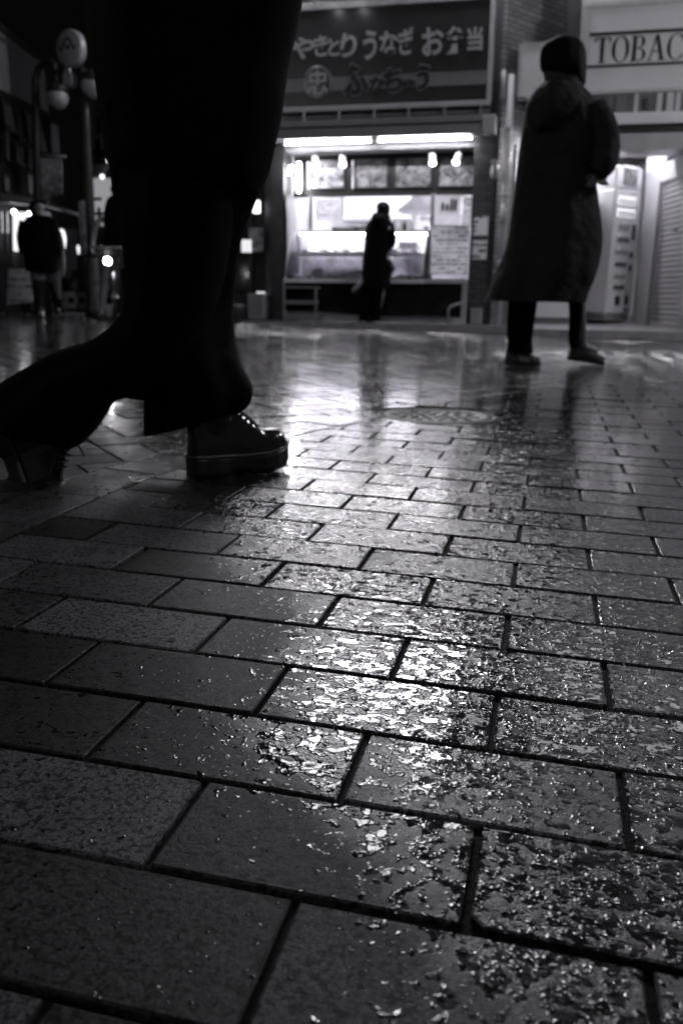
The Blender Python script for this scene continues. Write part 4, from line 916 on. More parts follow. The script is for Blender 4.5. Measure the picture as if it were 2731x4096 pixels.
# dark far buildings closing the side street
fb = thing('far_building', (-11, 21, 0), 'tall dark building closing the far end of the side street', 'building')
b_ = MB(); b_.bx(-16, -5.6, 21, 22, -.3, 12); b_.build('wall', M_WALL, fb)
b_ = MB()
for x in (-13.5, -12.2, -10.9, -9.6):
    for z in (4.2, 6.6, 9): b_.bx(x, x + .8, 20.97, 21, z, z + 1.3)
b_.build('window', mat('dark_window_glass', .02, .1), fb)
dk = thing('dark_shopfront', (-5, 12.5, 0), 'unlit shop building between the takeout shop and the side street', 'shop')
b_ = MB(); b_.bx(-6.4, -4.06, 12.3, 12.6, -.2, 9); b_.bx(-6.4, -6.2, 12.2, 16, -.2, 9); b_.build('wall', M_WALL, dk)
MB().bx(-6.2, -4.3, 12.27, 12.3, .5, 2.3).build('window', mat('dark_shop_glass', .02, .12), dk); b_ = MB(); b_.bx(-6.3, -4.1, 12.0, 12.3, 2.4, 2.5); b_.bx(-4.34, -4.28, 12.24, 12.3, .2, 2.4); b_.build('frame', M_DARK, dk)
q = Z3(36, 466, 11.9); t = thing('shop_lantern', tuple(q), 'small bright box lantern on the dark shop left of the takeout hatch', 'lantern'); MB().bx(q.x - .05, q.x + .05, 11.86, 11.94, q.z - .09, q.z + .08).build('shade', emit('box_lantern_glow', 1, .6), t, bevel=.02); MB().bx(q.x - .06, q.x + .06, 11.85, 12.26, q.z + .08, q.z + .10).build('bracket', M_DARK, t)
q = Z3(40, 650, 11.9); t = thing('picture_menu', tuple(q), 'dim picture menu on the dark shop left of the takeout hatch', 'menu'); MB().bx(q.x - .12, q.x + .08, 11.9, 11.92, q.z - .17, q.z + .15).build('sheet', food_picture('menu_picture', .05, .5, 6), t); MB().bx(q.x - .14, q.x + .10, 11.89, 11.93, q.z + .15, q.z + .17).build('edge', M_DARK, t)
q = Z3(2, 690, 11.9); t = thing('small_backlit_sign', tuple(q), 'small bright backlit sign right beside the big striding figure', 'sign'); MB().bx(q.x - .12, q.x + .02, 11.86, 11.89, q.z - .09, q.z + .08).build('face', emit('backlit_face', 1, .2), t); MB().bx(q.x - .13, q.x + .03, 11.89, 11.95, q.z - .10, q.z + .09).build('case', M_DARK, t)
q = Z3(40, 1090, 11.9); t = thing('electric_box', (q.x, 11.9, .12), 'grey electric box on the pavement at the left pillar of the takeout shop', 'box'); b_ = MB(); b_.bx(q.x - .13, q.x + .12, 11.85, 12.1, .14, .50); b_.build('cabinet', M_GREY, t, bevel=.01); MB().bx(q.x + .01, q.x + .10, 11.86, 11.96, .50, .525).build('lamp', emit('box_lamp_glow', 1, .2), t)
b_ = MB(); q = Z3(10, 1000, 11.8); b_.lathe((q.x - .25, 11.8, .1), [(.12, 0), (.16, .22), (.14, .25), (.001, .24)], 16); pt = simple('flower_pot', b_, M_DARK, 'dark plant pot on the pavement before the unlit shop', 'pot')
# A-board
q = g7(160, 1255); t = thing('sidewalk_sign', tuple(q), 'pale A-board sign with faint writing on the pavement at the far left', 'sign')
a0, a1, a2, a3 = [P(*L7(*p), q.y) for p in ((30, 845), (270, 835), (287, 1145), (58, 1162))]
b_ = MB(); dv = Vector((0, .02, 0)); b_.add([a0 + Vector((0, .12, 0)), a1 + Vector((0, .12, 0)), a2, a3, a0 + dv + Vector((0, .12, 0)), a1 + dv + Vector((0, .12, 0)), a2 + dv, a3 + dv], [(0, 1, 2, 3), (7, 6, 5, 4), (0, 4, 5, 1), (1, 5, 6, 2), (2, 6, 7, 3), (3, 7, 4, 0)]); b_.build('board', scribble('board_writing', .85, .3, .10, .5, xs=22), t)
for p in (a3, a2):
    MB().tube([Vector((p.x, q.y, p.z)), Vector((p.x, q.y - .03, q.z))], .016).build('leg', M_DARK, t); MB().tube([Vector((p.x, q.y + .15, a0.z)), Vector((p.x, q.y + .45, q.z))], .016).build('leg', M_DARK, t)
# lamp posts
M_POST = mat('dark_post_paint', .006, .5, 0, var=.2); M_MILK = mat('unlit_milky_globe', .34, .12, var=.04)
def LP(zx, zy, Y): return P(*L1(zx, zy), Y)
Y1 = 11.6
lp = thing('street_lamp', (0, 0, 0), 'slim crook-topped lamp post with one unlit milky globe and a banner arm', 'street lamp')
bse = LP(335, 1750, Y1); lp.location = (bse.x, Y1, .15); WL[lp] = Vector((bse.x, Y1, .15))
top = [LP(322, 900, Y1), LP(316, 720, Y1), LP(340, 620, Y1), LP(395, 560, Y1), LP(455, 545, Y1), LP(490, 580, Y1), LP(500, 650, Y1)]
MB().tube([(bse.x + .03, Y1, .1), (bse.x, Y1, bse.z)] + top, [.07, .06, .055, .05, .05, .05, .045, .04, .035], 12).build('pole', M_POST, lp)
gc = LP(515, 875, Y1)
b_ = MB(); b_.tube([top[-1], gc + Vector((0, 0, .17))], .02, 8); b_.lathe(gc, [(.03, .2), (.13, .16), (.155, .10), (.15, .06)], 20); b_.build('cap', M_POST, lp); MB().ball(gc, .15, 20, 14).build('globe', M_MILK, lp)
ba, bb_ = LP(345, 1400, Y1), LP(590, 1405, Y1); MB().tube([ba, bb_], .025).build('banner_arm', M_ALU, lp)
t = thing('street_banner', tuple(LP(455, 1600, Y1)), 'dim printed banner hanging from the arm of the slim lamp post', 'banner')
c0, c1, c2, c3 = LP(362, 1420, Y1), LP(555, 1425, Y1), LP(555, 1740, Y1), LP(375, 1790, Y1)
b_ = MB(); dv = Vector((0, .015, 0)); b_.add([c0, c1, c2, c3, c0 + dv, c1 + dv, c2 + dv, c3 + dv], [(0, 1, 2, 3), (7, 6, 5, 4), (0, 4, 5, 1), (1, 5, 6, 2), (2, 6, 7, 3), (3, 7, 4, 0)]); b_.build('cloth', food_picture('banner_print', .06, .7, 3.0), t)
b_ = MB(); e = LP(368, 1455, Y1); f = LP(550, 1460, Y1); b_.add([e + Vector((0, -.004, .04)), f + Vector((0, -.004, .04)), f + Vector((0, -.004, -.03)), e + Vector((0, -.004, -.03))], [(0, 1, 2, 3)]); b_.build('header', M_LGREY, t)
Y2 = 11.0
q0 = G(*L7(800, 1215)); l2 = thing('lamp_post', (q0.x, Y2, gz(q0.x)), 'thick dark lamp post carrying a round disc sign and a milky globe', 'street lamp')
pb, pt_ = LP(800, 1900, Y2), LP(735, 620, Y2)
MB().tube([(pb.x, Y2, gz(pb.x)), (pb.x, Y2, pb.z), (LP(770, 1200, Y2)), pt_], [.09, .075, .065, .055], 14).build('pole', M_POST, l2)
b_ = MB(); b_.lathe((pb.x, Y2, gz(pb.x)), [(.14, 0), (.14, .12), (.11, .2), (.10, .75), (.09, .8)], 16); b_.build('base_sleeve', M_DARK, l2)
dc = LP(650, 440, Y2); b_ = MB(); b_.lathe(dc + Vector((0, .06, 0)), [(.001, -.0), (.21, 0), (.225, .02), (.225, .1), (.21, .12), (.001, .12)], 36, (-.3, -1, .0)); ds = b_.build('disc_sign', mat('grey_disc_sign', .3, .3, var=.15, scale=5), l2)
b_ = MB(); dn = Vector((-.3, -1, 0)).normalized(); dcf = dc + Vector((0, .06, 0)) + dn * .124
du_ = Vector((1, -.3, 0)).normalized()
for k in range(14):
    a0_ = PI * k / 13; b_.ball(dcf + du_ * (.07 * math.cos(a0_)) + Vector((0, 0, .03 + .08 * math.sin(a0_))), .016, 6, 4)
for s in (-1, 1): b_.ball(dcf + du_ * (.115 * s) + Vector((0, 0, .0)), .028, 6, 4)
b_.ball(dcf + Vector((0, 0, .01)), .03, 6, 4); b_.build('emblem', M_DARK, ds)
b_ = MB(); b_.tube([pt_, dc + Vector((0, .1, -.2))], .03); b_.tube([LP(735, 640, Y2), LP(600, 610, Y2), LP(560, 560, Y2)], .025); b_.tube([LP(740, 700, Y2), LP(830, 650, Y2), LP(832, 700, Y2)], .025); b_.build('arm', M_POST, l2)
b_ = MB(); b_.box(LP(625, 720, Y2), (.16, .12, .16)); b_.box(LP(620, 640, Y2), (.10, .1, .08)); b_.build('control_box', M_STEEL, l2, bevel=.02)
gc = LP(830, 770, Y2); MB().ball(gc, .15, 20, 14).build('globe', M_MILK, l2); b_ = MB(); b_.lathe(gc, [(.03, .19), (.13, .15), (.155, .09), (.15, .05)], 20); b_.build('cap', M_POST, l2)
b_ = MB(); b_.lathe((LP(772, 2050, Y2)), [(.082, -.35), (.084, -.34), (.084, .34), (.082, .35)], 16); b_.build('sticker_sleeve', mat('torn_stickers', .25, .5, var=.8, scale=9), l2)
Y3 = 16.0
vs_ = thing('hanging_sign', tuple(LP(890, 1300, Y3)), 'dim upright hanging sign with a rounded lower corner above the bright fascia', 'sign')
o_ = LP(795, 1590, Y3); pts = [(795, 1590), (895, 1588), (925, 1520), (965, 1460), (972, 1340), (968, 960), (795, 940)]
poly = [((LP(x, y, Y3) - o_).x, (LP(x, y, Y3) - o_).z) for x, y in pts]; MB().prism(poly, o_, (1, 0, 0), (0, 0, 1), (0, .15, 0)).build('face', mat('dim_sign_face', .16, .5, var=.2), vs_)
b_ = MB()
for k, zy in enumerate((980, 1070, 1130, 1180)): c = LP(885, zy, Y3 - .01); b_.box(c, (.1, .02, .1))
for zy in (1360, 1400, 1450): c = LP(870, zy, Y3 - .01); b_.box(c, (.4, .02, .07)); b_.box(c + Vector((.02, 0, .1)), (.07, .02, .28))
b_.build('lettering', M_BLACK, vs_)
fs_ = thing('lamp_lit_fascia', tuple(LP(930, 1800, 16.4)), 'bright lamp-lit fascia, painted as glow, with dim lettering at the far end of the side street', 'sign')
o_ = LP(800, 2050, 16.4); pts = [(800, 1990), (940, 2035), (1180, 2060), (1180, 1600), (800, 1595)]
poly = [((LP(x, y, 16.4) - o_).x, (LP(x, y, 16.4) - o_).z) for x, y in pts]; MB().prism(poly, o_, (1, 0, 0), (0, 0, 1), (0, .2, 0)).build('face', emit('fascia_glow', .9, .075), fs_)  # lamp light falling on the wall, put in as the face's own glow
b_ = MB(); c = LP(850, 1880, 16.35)
for k in range(3): b_.box(c + Vector((.13 * k, 0, .2 - .28 * k)), (.32, .03, .06)); b_.box(c + Vector((.13 * k - .04, 0, .2 - .28 * k)), (.06, .03, .24))
b_.build('lettering', M_GREY, fs_)
for k, (zx, zy) in enumerate(((975, 1442), (915, 1585))):
    q = LP(zx, zy, 15.8); t = thing('sign_bulb', tuple(q), ('upper', 'lower')[k] + ' small round bulb beside the dim upright hanging sign', 'lamp', 'bulbs by the hanging sign'); MB().ball(q, .045).build('bulb', emit('sign_bulb_glow', 1, .5), t); MB().tube([q, q + Vector((0, .25, .1))], .02).build('stem', M_DARK, t)
b_ = MB(); q = LP(700, 1930, 14); r_ = LP(420, 1850, 12.2); simple('awning_pole', MB().tube([LP(425, 1840, 12), LP(745, 1945, 12)], .03), M_ALU, 'thin pale awning pole crossing behind the lamp post', 'pole')
# ------------------------------------------------------------------ people
M_SKIN = mat('skin', .22, .5, var=.08); M_HAIR = mat('black_hair', .005, .7, spec=.1, var=.4, scale=30, stretch=(1, 1, 6))
M_COAT = mat('charcoal_coat_wool', .030, .85, bump=.035, bscale=7, spec=.12, var=.2)
M_BCOAT = mat('black_coat_cloth', .005, .8, bump=.002, bscale=250, spec=.04, var=.2)
M_TROU = mat('black_trouser_cloth', .004, .85, bump=.002, bscale=250, spec=.04, var=.2)
M_LEATH = mat('polished_black_leather', .010, .13, spec=.8, var=.3, scale=12, bump=.0006, bscale=80)
M_RUB = mat('black_rubber_sole', .014, .45, var=.3, scale=20, bump=.0005, bscale=120)
M_EYE = mat('dark_eye', .01, .2)
def skin_mesh(name, J, E, m, parent, sub=1, root=None):
    names = list(J); idx = {n: i for i, n in enumerate(names)}; off = WL[parent]
    me = bpy.data.meshes.new(name); me.from_pydata([tuple(Vector(J[n][0]) - off) for n in names], [(idx[a], idx[b]) for a, b in E], [])
    o = bpy.data.objects.new(name, me); COL.objects.link(o)
    sk = o.modifiers.new('skin', 'SKIN'); sk.use_smooth_shade = True; sk.branch_smoothing = .4
    for i, n in enumerate(names): r = J[n][1]; r = r if isinstance(r, tuple) else (r, r); me.skin_vertices[0].data[i].radius = r
    me.skin_vertices[0].data[idx[root or names[0]]].use_root = True
    s = o.modifiers.new('sub', 'SUBSURF'); s.levels = sub; s.render_levels = sub
    dg = bpy.context.evaluated_depsgraph_get(); dg.update(); nm = bpy.data.meshes.new_from_object(o.evaluated_get(dg))
    o.modifiers.clear(); o.data = nm; bpy.data.meshes.remove(me); nm.name = name
    if not nm.materials: nm.materials.append(m)
    else: nm.materials[0] = m
    o.parent = parent; WL[o] = off
    return o
def fingers(J, E, key, wrist, d, side, up, curl=.5):
    # palm, four unequal bent fingers and a thumb leaving the side of the palm
    d = d.normalized(); side = side.normalized(); up = up.normalized(); palm = wrist + d * .055
    J[key + '_palm'] = (palm, (.030, .018)); E.append((key + '_wrist', key + '_palm'))
    for i, (s, l) in enumerate(((-.026, .062), (-.009, .075), (.009, .070), (.026, .055))):
        a = palm + side * s + d * .03; b = a + (d * (1 - curl * .35) - up * curl * .5).normalized() * l * .55; c = b + (d * (1 - curl) - up * curl).normalized() * l * .5
        for n, p, r in (('a', a, .0095), ('b', b, .0088), ('c', c, .0078)): J['%s_f%d%s' % (key, i, n)] = (p, r)
        E += [(key + '_palm', '%s_f%da' % (key, i)), ('%s_f%da' % (key, i), '%s_f%db' % (key, i)), ('%s_f%db' % (key, i), '%s_f%dc' % (key, i))]
    a = palm - side * .034 - d * .02; b = a + (d - side * .5 - up * .4).normalized() * .035; c = b + (d - up * .5).normalized() * .028
    J[key + '_ta'] = (a, .011); J[key + '_tb'] = (b, .0098); J[key + '_tc'] = (c, .0085); E += [(key + '_palm', key + '_ta'), (key + '_ta', key + '_tb'), (key + '_tb', key + '_tc')]
def person_body(parent, base, h, face, feet=None, hands=None, head=None, lean=Vector((0, 0, 0)), knees=None, elbows=None):
    f = Vector((math.cos(face), math.sin(face), 0)); l = Vector((-f.y, f.x, 0)); z = Vector((0, 0, 1)); b = Vector(base)
    J = {}; E = []
    J['pelvis'] = (b + z * .53 * h + lean * .3, (.085 * h / 1.7, .07)); J['waist'] = (b + z * .61 * h + lean * .5, (.07, .06)); J['chest'] = (b + z * .74 * h + lean * .8, (.088, .07)); J['neck0'] = (b + z * .835 * h + lean, .042); J['neck1'] = (b + z * .868 * h + lean, .038)
    hd = Vector(head) if head is not None else b + z * .925 * h + lean + f * .015
    J['jaw'] = (hd + f * .03 - z * .055, .05); J['skull'] = (hd - f * .008 + z * .012, (.072, .082)); J['crown'] = (hd - f * .01 + z * .065, .055); J['nose'] = (hd + f * .088 - z * .012, .013)
    E += [('pelvis', 'waist'), ('waist', 'chest'), ('chest', 'neck0'), ('neck0', 'neck1'), ('neck1', 'jaw'), ('jaw', 'skull'), ('skull', 'crown'), ('skull', 'nose')]
    for k, s in (('l', 1), ('r', -1)):
        J['ear_' + k] = (hd + l * s * .078 - f * .01, .012); E.append(('skull', 'ear_' + k))
        sh = b + z * .80 * h + l * s * .105 * h + lean; J[k + '_sh'] = (sh, .048); E.append(('chest', k + '_sh'))
        wr = Vector(hands[k]) if hands and k in hands else b + z * .46 * h + l * s * .13 * h + f * .04 + lean
        el = Vector(elbows[k]) if elbows and k in elbows else (sh + wr) / 2 - f * .05 + l * s * .02
        J[k + '_el'] = (el, .036); J[k + '_wrist'] = (wr, .025); E += [(k + '_sh', k + '_el'), (k + '_el', k + '_wrist')]
        fingers(J, E, k, wr, (wr - el), f if (wr - el).normalized().z < -.6 else l * s * -1, l * s if (wr - el).normalized().z < -.6 else z, .75)
        hp = b + z * .50 * h + l * s * .055 * h + lean * .2; J[k + '_hip'] = (hp, .078); E.append(('pelvis', k + '_hip'))
        ft = Vector(feet[k]) if feet and k in feet else b + l * s * .06 * h
        kn = Vector(knees[k]) if knees and k in knees else (hp * .47 + (ft + z * .05) * .53) + f * .04
        J[k + '_knee'] = (kn, .052); J[k + '_ankle'] = (ft + z * .075, .034); J[k + '_toe'] = (ft + z * .03 + f * .13, (.028, .022)); E += [(k + '_hip', k + '_knee'), (k + '_knee', k + '_ankle'), (k + '_ankle', k + '_toe')]
    bd = skin_mesh('body', J, E, M_SKIN, parent)
    for k, s in (('l', 1), ('r', -1)): MB().ball(hd + f * .072 + l * s * .03 + z * .012, .011, 8, 6).build('eye', M_EYE, parent)
    MB().ball(hd + f * .073 - z * .05, .02, 8, 6, (.5 + .5 * abs(f.y), .5 + .5 * abs(f.x), .3)).build('mouth', mat('lips', .2, .4), parent)
    return J, hd, f, l
def loft(name, secs, m, parent, sub=6, n=36, fold=0.0, nf=5, seed=0, cap=True):
    # secs: (pixel a, pixel b, Y, depth): each section an ellipse between two silhouette points, real depth in metres
    S = []
    for s in secs:
        Y = s[2]; a = P(s[0][0], s[0][1], Y); b = P(s[1][0], s[1][1], Y); S.append(np.array([*a, *b, s[3]]))
    R = []
    for i in range(len(S) - 1):
        a, b, c, d = S[max(i - 1, 0)], S[i], S[i + 1], S[min(i + 2, len(S) - 1)]
        for j in range(sub):
            t = j / sub; R.append(.5 * ((2 * b) + (c - a) * t + (2 * a - 5 * b + 4 * c - d) * t * t + (3 * b - a - 3 * c + d) * t ** 3))
    R.append(S[-1]); rings = []
    for k, q in enumerate(R):
        A, B, D = Vector(q[:3]), Vector(q[3:6]), q[6]; c = (A + B) / 2; u = (B - A) / 2
        v = Vector((0, 1, 0)); v = (v - u * (v.dot(u) / max(u.length_squared, 1e-9))).normalized() * D / 2
        fr = k / (len(R) - 1); ring = []
        for i in range(n):
            th = 2 * PI * i / n; g = 1 + fold * (.3 + .7 * fr) * (math.sin(th * nf + seed + 1.5 * fr) * .6 + mnoise.noise((math.cos(th) * 1.6 + seed, math.sin(th) * 1.6, fr * 3.0)) * 1.2)
            ring.append(c + u * math.cos(th) * (1 + (g - 1) * .3) + v * math.sin(th) * g)
        rings.append(ring)
    return MB().rings(rings, cap).build(name, m, parent)
def shoe(name, heel, toe, w_, m, ms, parent, h=.085):
    heel = Vector(heel); toe = Vector(toe); e = (toe - heel); L_ = e.length; e.normalize(); s = Vector((-e.y, e.x, 0)).normalized(); z = s.cross(e) * -1
    if z.z < 0: z = -z
    b_ = MB(); R = []
    for t, ww, hh in ((0, .55, .75), (.04, .75, .95), (.2, .78, 1.0), (.36, .8, .92), (.55, .95, .66), (.75, 1.0, .5), (.9, .85, .42), (.98, .5, .32), (1.0, .25, .25)):
        c = heel + e * L_ * t; R.append([c + s * w_ / 2 * ww * math.cos(a) + z * (.022 + max(0, math.sin(a)) ** .7 * h * hh - (.004 if math.sin(a) < 0 else 0)) for a in [2 * PI * k / 18 for k in range(18)]])
    b_.rings(R); o = b_.build(name, m, parent)
    b_ = MB(); R = []
    for t, ww in ((-.01, .5), (.03, .85), (.2, .86), (.36, .84), (.55, 1.0), (.75, 1.06), (.9, .92), (1.0, .5), (1.02, .3)):
        c = heel + e * L_ * t; R.append([c + s * w_ / 2 * ww * i + z * k for i, k in ((-1, .0), (1, .0), (1, .026), (-1, .026))])
    b_.rings(R, True, False).build('sole', ms, o)
    return o

# --- walker in the long coat, right of the frame
def W5(zx, zy): return (474.5 + zx * .1324, 149.8 + zy * .1324)
def W4(zx, zy): return (474.5 + zx * .1324, zy * .1324)
YW = 6.17
f1 = P(*W5(300, 1615), YW); f2 = P(*W5(800, 1565), 6.5)
wk = thing('person', (f1.x + .15, YW, gz(0)), 'tall walker seen from behind in a long hooded charcoal coat and striped sneakers', 'person')
hd = P(*W4(655, 455), YW)
hnd = P(*W5(925, 150), YW - .10); elb = P(*W4(985, 1120), YW - .02)
person_body(wk, (f1.x + .17, YW + .1, gz(0)), 2.0, .35, feet={'r': f1 + Vector((.02, 0, 0)), 'l': f2}, head=hd, hands={'r': hnd, 'l': hnd + Vector((.04, .12, -.02))}, elbows={'r': elb, 'l': elb + Vector((.0, .25, 0))}, knees={'r': P(*W5(345, 1000), YW), 'l': P(*W5(780, 1050), 6.35)})
loft('coat', [(W4(560, 640), W4(800, 640), YW, .20), (W4(470, 720), W4(860, 700), YW, .30), (W4(385, 830), W4(940, 810), YW, .40), (W4(355, 960), W4(985, 950), YW, .44), (W4(335, 1100), W4(990, 1100), YW, .44), (W4(320, 1240), W4(960, 1240), YW, .42), (W5(305, 230), W5(915, 240), YW, .42), (W5(285, 400), W5(930, 400), YW, .42), (W5(250, 640), W5(958, 640), YW, .46), (W5(195, 830), W5(940, 830), YW, .50), (W5(135, 960), W5(900, 970), YW, .54), (W5(95, 1080), W5(855, 1075), YW, .56), (W5(75, 1140), W5(832, 1155), YW, .57)], M_COAT, wk, fold=.09, nf=6, seed=2, n=72)
ho = loft('hood', [(W4(530, 620), W4(800, 640), YW + .0, .24), (W4(455, 680), W4(830, 730), YW - .04, .36), (W4(395, 780), W4(800, 830), YW - .07, .40), (W4(375, 890), W4(740, 920), YW - .08, .40), (W4(395, 980), W4(640, 990), YW - .09, .34), (W4(440, 1050), W4(540, 1055), YW - .08, .2)], M_COAT, wk, fold=.10, nf=6, seed=5)
loft('scarf', [(W4(520, 500), W4(800, 520), YW, .22), (W4(515, 580), W4(815, 590), YW, .24), (W4(540, 660), W4(820, 660), YW, .24)], mat('charcoal_scarf', .04, .9, bump=.004, bscale=120), wk, fold=.05)
loft('hair', [(W4(660, 272), W4(700, 271), YW, .03), (W4(610, 284), W4(752, 281), YW, .12), (W4(545, 318), W4(800, 312), YW, .20), (W4(508, 355), W4(826, 350), YW, .25), (W4(490, 400), W4(838, 400), YW, .27), (W4(485, 470), W4(840, 480), YW, .29), (W4(500, 540), W4(835, 560), YW, .27), (W4(580, 590), W4(830, 630), YW, .20), (W4(690, 610), W4(815, 650), YW, .10)], M_HAIR, wk, fold=.08, nf=9, seed=1)
def sleeve(parent, pts, m, rs): return MB().tube([Vector(p) for p in catmull3(pts)], rs_interp(rs, len(pts)), 16).build('sleeve', m, parent)
def catmull3(pts, k=5):
    p = [Vector(q) for q in pts]; out = []
    for i in range(len(p) - 1):
        a, b, c, d = p[max(i - 1, 0)], p[i], p[i + 1], p[min(i + 2, len(p) - 1)]
        for j in range(k): t = j / k; out.append(.5 * ((2 * b) + (c - a) * t + (2 * a - 5 * b + 4 * c - d) * t * t + (3 * b - a - 3 * c + d) * t ** 3))
    return out + [p[-1]]
def rs_interp(rs, n, k=5):
    out = []
    for i in range(n - 1):
        for j in range(k): out.append(rs[i] + (rs[i + 1] - rs[i]) * j / k)
    return out + [rs[-1]]
sleeve(wk, [P(*W4(880, 830), YW - .05), P(*W4(950, 960), YW - .08), P(*W4(975, 1120), YW - .10), P(*W4(965, 1235), YW - .14), P(*W4(905, 1310), YW - .15)], M_COAT, [.10, .10, .098, .085, .06])
ph = thing('phone', tuple(hnd + Vector((.0, -.01, .0))), 'slim phone held in the hand of the walker in the long coat', 'phone'); MB().box(hnd + Vector((.02, -.035, .05)), (.075, .012, .15), .5).build('case', M_STEEL, ph, bevel=.004); MB().box(hnd + Vector((.023, -.029, .05)), (.066, .008, .14), .5).build('screen', M_BLACK, ph)
loft('trousers', [(W5(250, 1080), W5(480, 1080), YW, .20), (W5(245, 1200), W5(462, 1200), YW, .20), (W5(238, 1360), W5(440, 1360), YW, .21), (W5(245, 1450), W5(432, 1450), YW, .21), (W5(240, 1520), W5(440, 1535), YW, .22)], M_TROU, wk, fold=.06, seed=3)
loft('trousers', [(W5(690, 1060), W5(845, 1060), 6.4, .18), (W5(705, 1200), W5(825, 1200), 6.42, .17), (W5(705, 1330), W5(805, 1330), 6.45, .16), (W5(700, 1420), W5(785, 1410), 6.48, .16), (W5(715, 1500), W5(800, 1480), 6.5, .15)], M_TROU, wk, fold=.06, seed=8)
M_SNK = mat('grey_suede_sneaker', .07, .7); M_SNW = mat('pale_sneaker_sole', .22, .5)
hl = P(*W5(222, 1622), YW); to = P(*W5(490, 1622), YW); hl.z = gz(hl.x) + .004; to.z = gz(to.x) + .004
sn = shoe('sneaker', hl, to, .105, M_SNK, M_RUB, wk, .10)
b_ = MB()
for k in range(3):
    c = hl.lerp(to, .42 + .085 * k); b_.box(c + Vector((0, -.050, .062)), (.012, .006, .075), ax=(Vector((1, 0, 0)), Vector((0, 1, 0)), Vector((-.55, .25, .8)).normalized()))
b_.build('stripe', M_LGREY, sn)
hl = P(*W5(705, 1540), 6.5); hl.z = .035; to = hl + Vector((.25, .06, 0)); to.z = gz(to.x) + .004
shoe('sneaker', hl, to, .11, M_SNK, M_RUB, wk, .12)

# --- customer at the hatch
def C3(zx, zy): return (249.72 + zx * .17518, 124.86 + zy * .17518)
YC = 11.80
cb = P(*C3(700, 1128), YC)
cu = thing('person', (cb.x, YC, .12), 'customer in a long dark coat standing at the lit takeout counter, seen from behind', 'person')
person_body(cu, (cb.x + .06, YC, .12), 1.58, PI / 2 - .35, feet={'l': P(*C3(650, 1125), YC), 'r': P(*C3(722, 1125), YC)}, head=P(*C3(757, 482), YC), hands={'r': P(*C3(800, 690), YC + .14), 'l': P(*C3(690, 700), YC + .2)})
loft('coat', [(C3(725, 505), C3(790, 505), YC, .16), (C3(688, 540), C3(800, 535), YC, .24), (C3(662, 575), C3(808, 570), YC, .30), (C3(655, 640), C3(806, 640), YC, .31), (C3(652, 700), C3(795, 700), YC, .31), (C3(644, 760), C3(782, 760), YC, .32), (C3(638, 840), C3(788, 840), YC, .34), (C3(637, 900), C3(798, 900), YC, .36), (C3(640, 938), C3(806, 932), YC, .36)], M_BCOAT, cu, fold=.06, seed=4)
loft('hood', [(C3(705, 502), C3(775, 500), YC - .05, .12), (C3(690, 525), C3(770, 535), YC - .12, .15), (C3(690, 560), C3(750, 570), YC - .14, .12), (C3(705, 590), C3(735, 592), YC - .14, .05)], M_BCOAT, cu, fold=.06)
loft('hair', [(C3(750, 436), C3(766, 436), YC, .03), (C3(735, 443), C3(781, 443), YC, .10), (C3(722, 455), C3(795, 458), YC, .17), (C3(720, 480), C3(796, 485), YC, .21), (C3(723, 505), C3(792, 510), YC, .19), (C3(735, 522), C3(782, 524), YC, .12)], M_HAIR, cu, fold=.04)
sleeve(cu, [P(*C3(795, 570), YC), P(*C3(806, 630), YC - .02), P(*C3(802, 680), YC + .02), P(*C3(790, 695), YC + .12)], M_BCOAT, [.06, .062, .058, .05])
loft('trousers', [(C3(640, 920), C3(700, 920), YC, .16), (C3(632, 1000), C3(688, 1000), YC, .15), (C3(624, 1080), C3(672, 1080), YC, .15), (C3(622, 1118), C3(670, 1118), YC, .16)], M_TROU, cu, fold=.05, seed=1)
loft('trousers', [(C3(690, 920), C3(765, 920), YC, .16), (C3(692, 1000), C3(752, 1000), YC, .15), (C3(692, 1080), C3(742, 1080), YC, .15), (C3(690, 1118), C3(742, 1118), YC, .16)], M_TROU, cu, fold=.05, seed=2)
for zx in (648, 718):
    q = P(*C3(zx, 1130), YC); q.z = .121; shoe('shoe', q + Vector((-.02, -.06, 0)), q + Vector((.05, .19, 0)), .09, M_BLACK, M_LGREY, cu, .08)
bgp = P(*C3(808, 820), YC + .02); t = thing('shoulder_bag', tuple(bgp), 'dark shoulder bag hanging at the right side of the customer at the counter', 'bag')
loft('pouch', [(C3(786, 755), C3(800, 760), YC + .02, .08), (C3(784, 790), C3(822, 800), YC + .02, .12), (C3(786, 830), C3(826, 825), YC + .02, .13), (C3(790, 868), C3(806, 862), YC + .02, .10)], M_BLACK, t); MB().tube([P(*C3(792, 762), YC + .02), P(*C3(800, 700), YC), P(*C3(798, 610), YC - .02)], .012, 8).build('strap', M_BLACK, t)
a0_, a1_ = P(*C3(634, 905), YC - .08), P(*C3(585, 952), YC - .12); t = thing('folded_umbrella', tuple(a1_), 'folded pale umbrella sticking out left below the coat of the customer', 'umbrella')
MB().tube([a0_ + (a0_ - a1_) * .8, a0_, a0_.lerp(a1_, .9), a1_], [.018, .036, .03, .012], 10).build('canopy', mat('pale_umbrella_cloth', .20, .6), t); MB().tube([a1_, a1_ + (a1_ - a0_) * .12], .006, 6).build('tip', M_STEEL, t)
b_ = MB(); pc_ = P(*C3(800, 905), YC - .02)

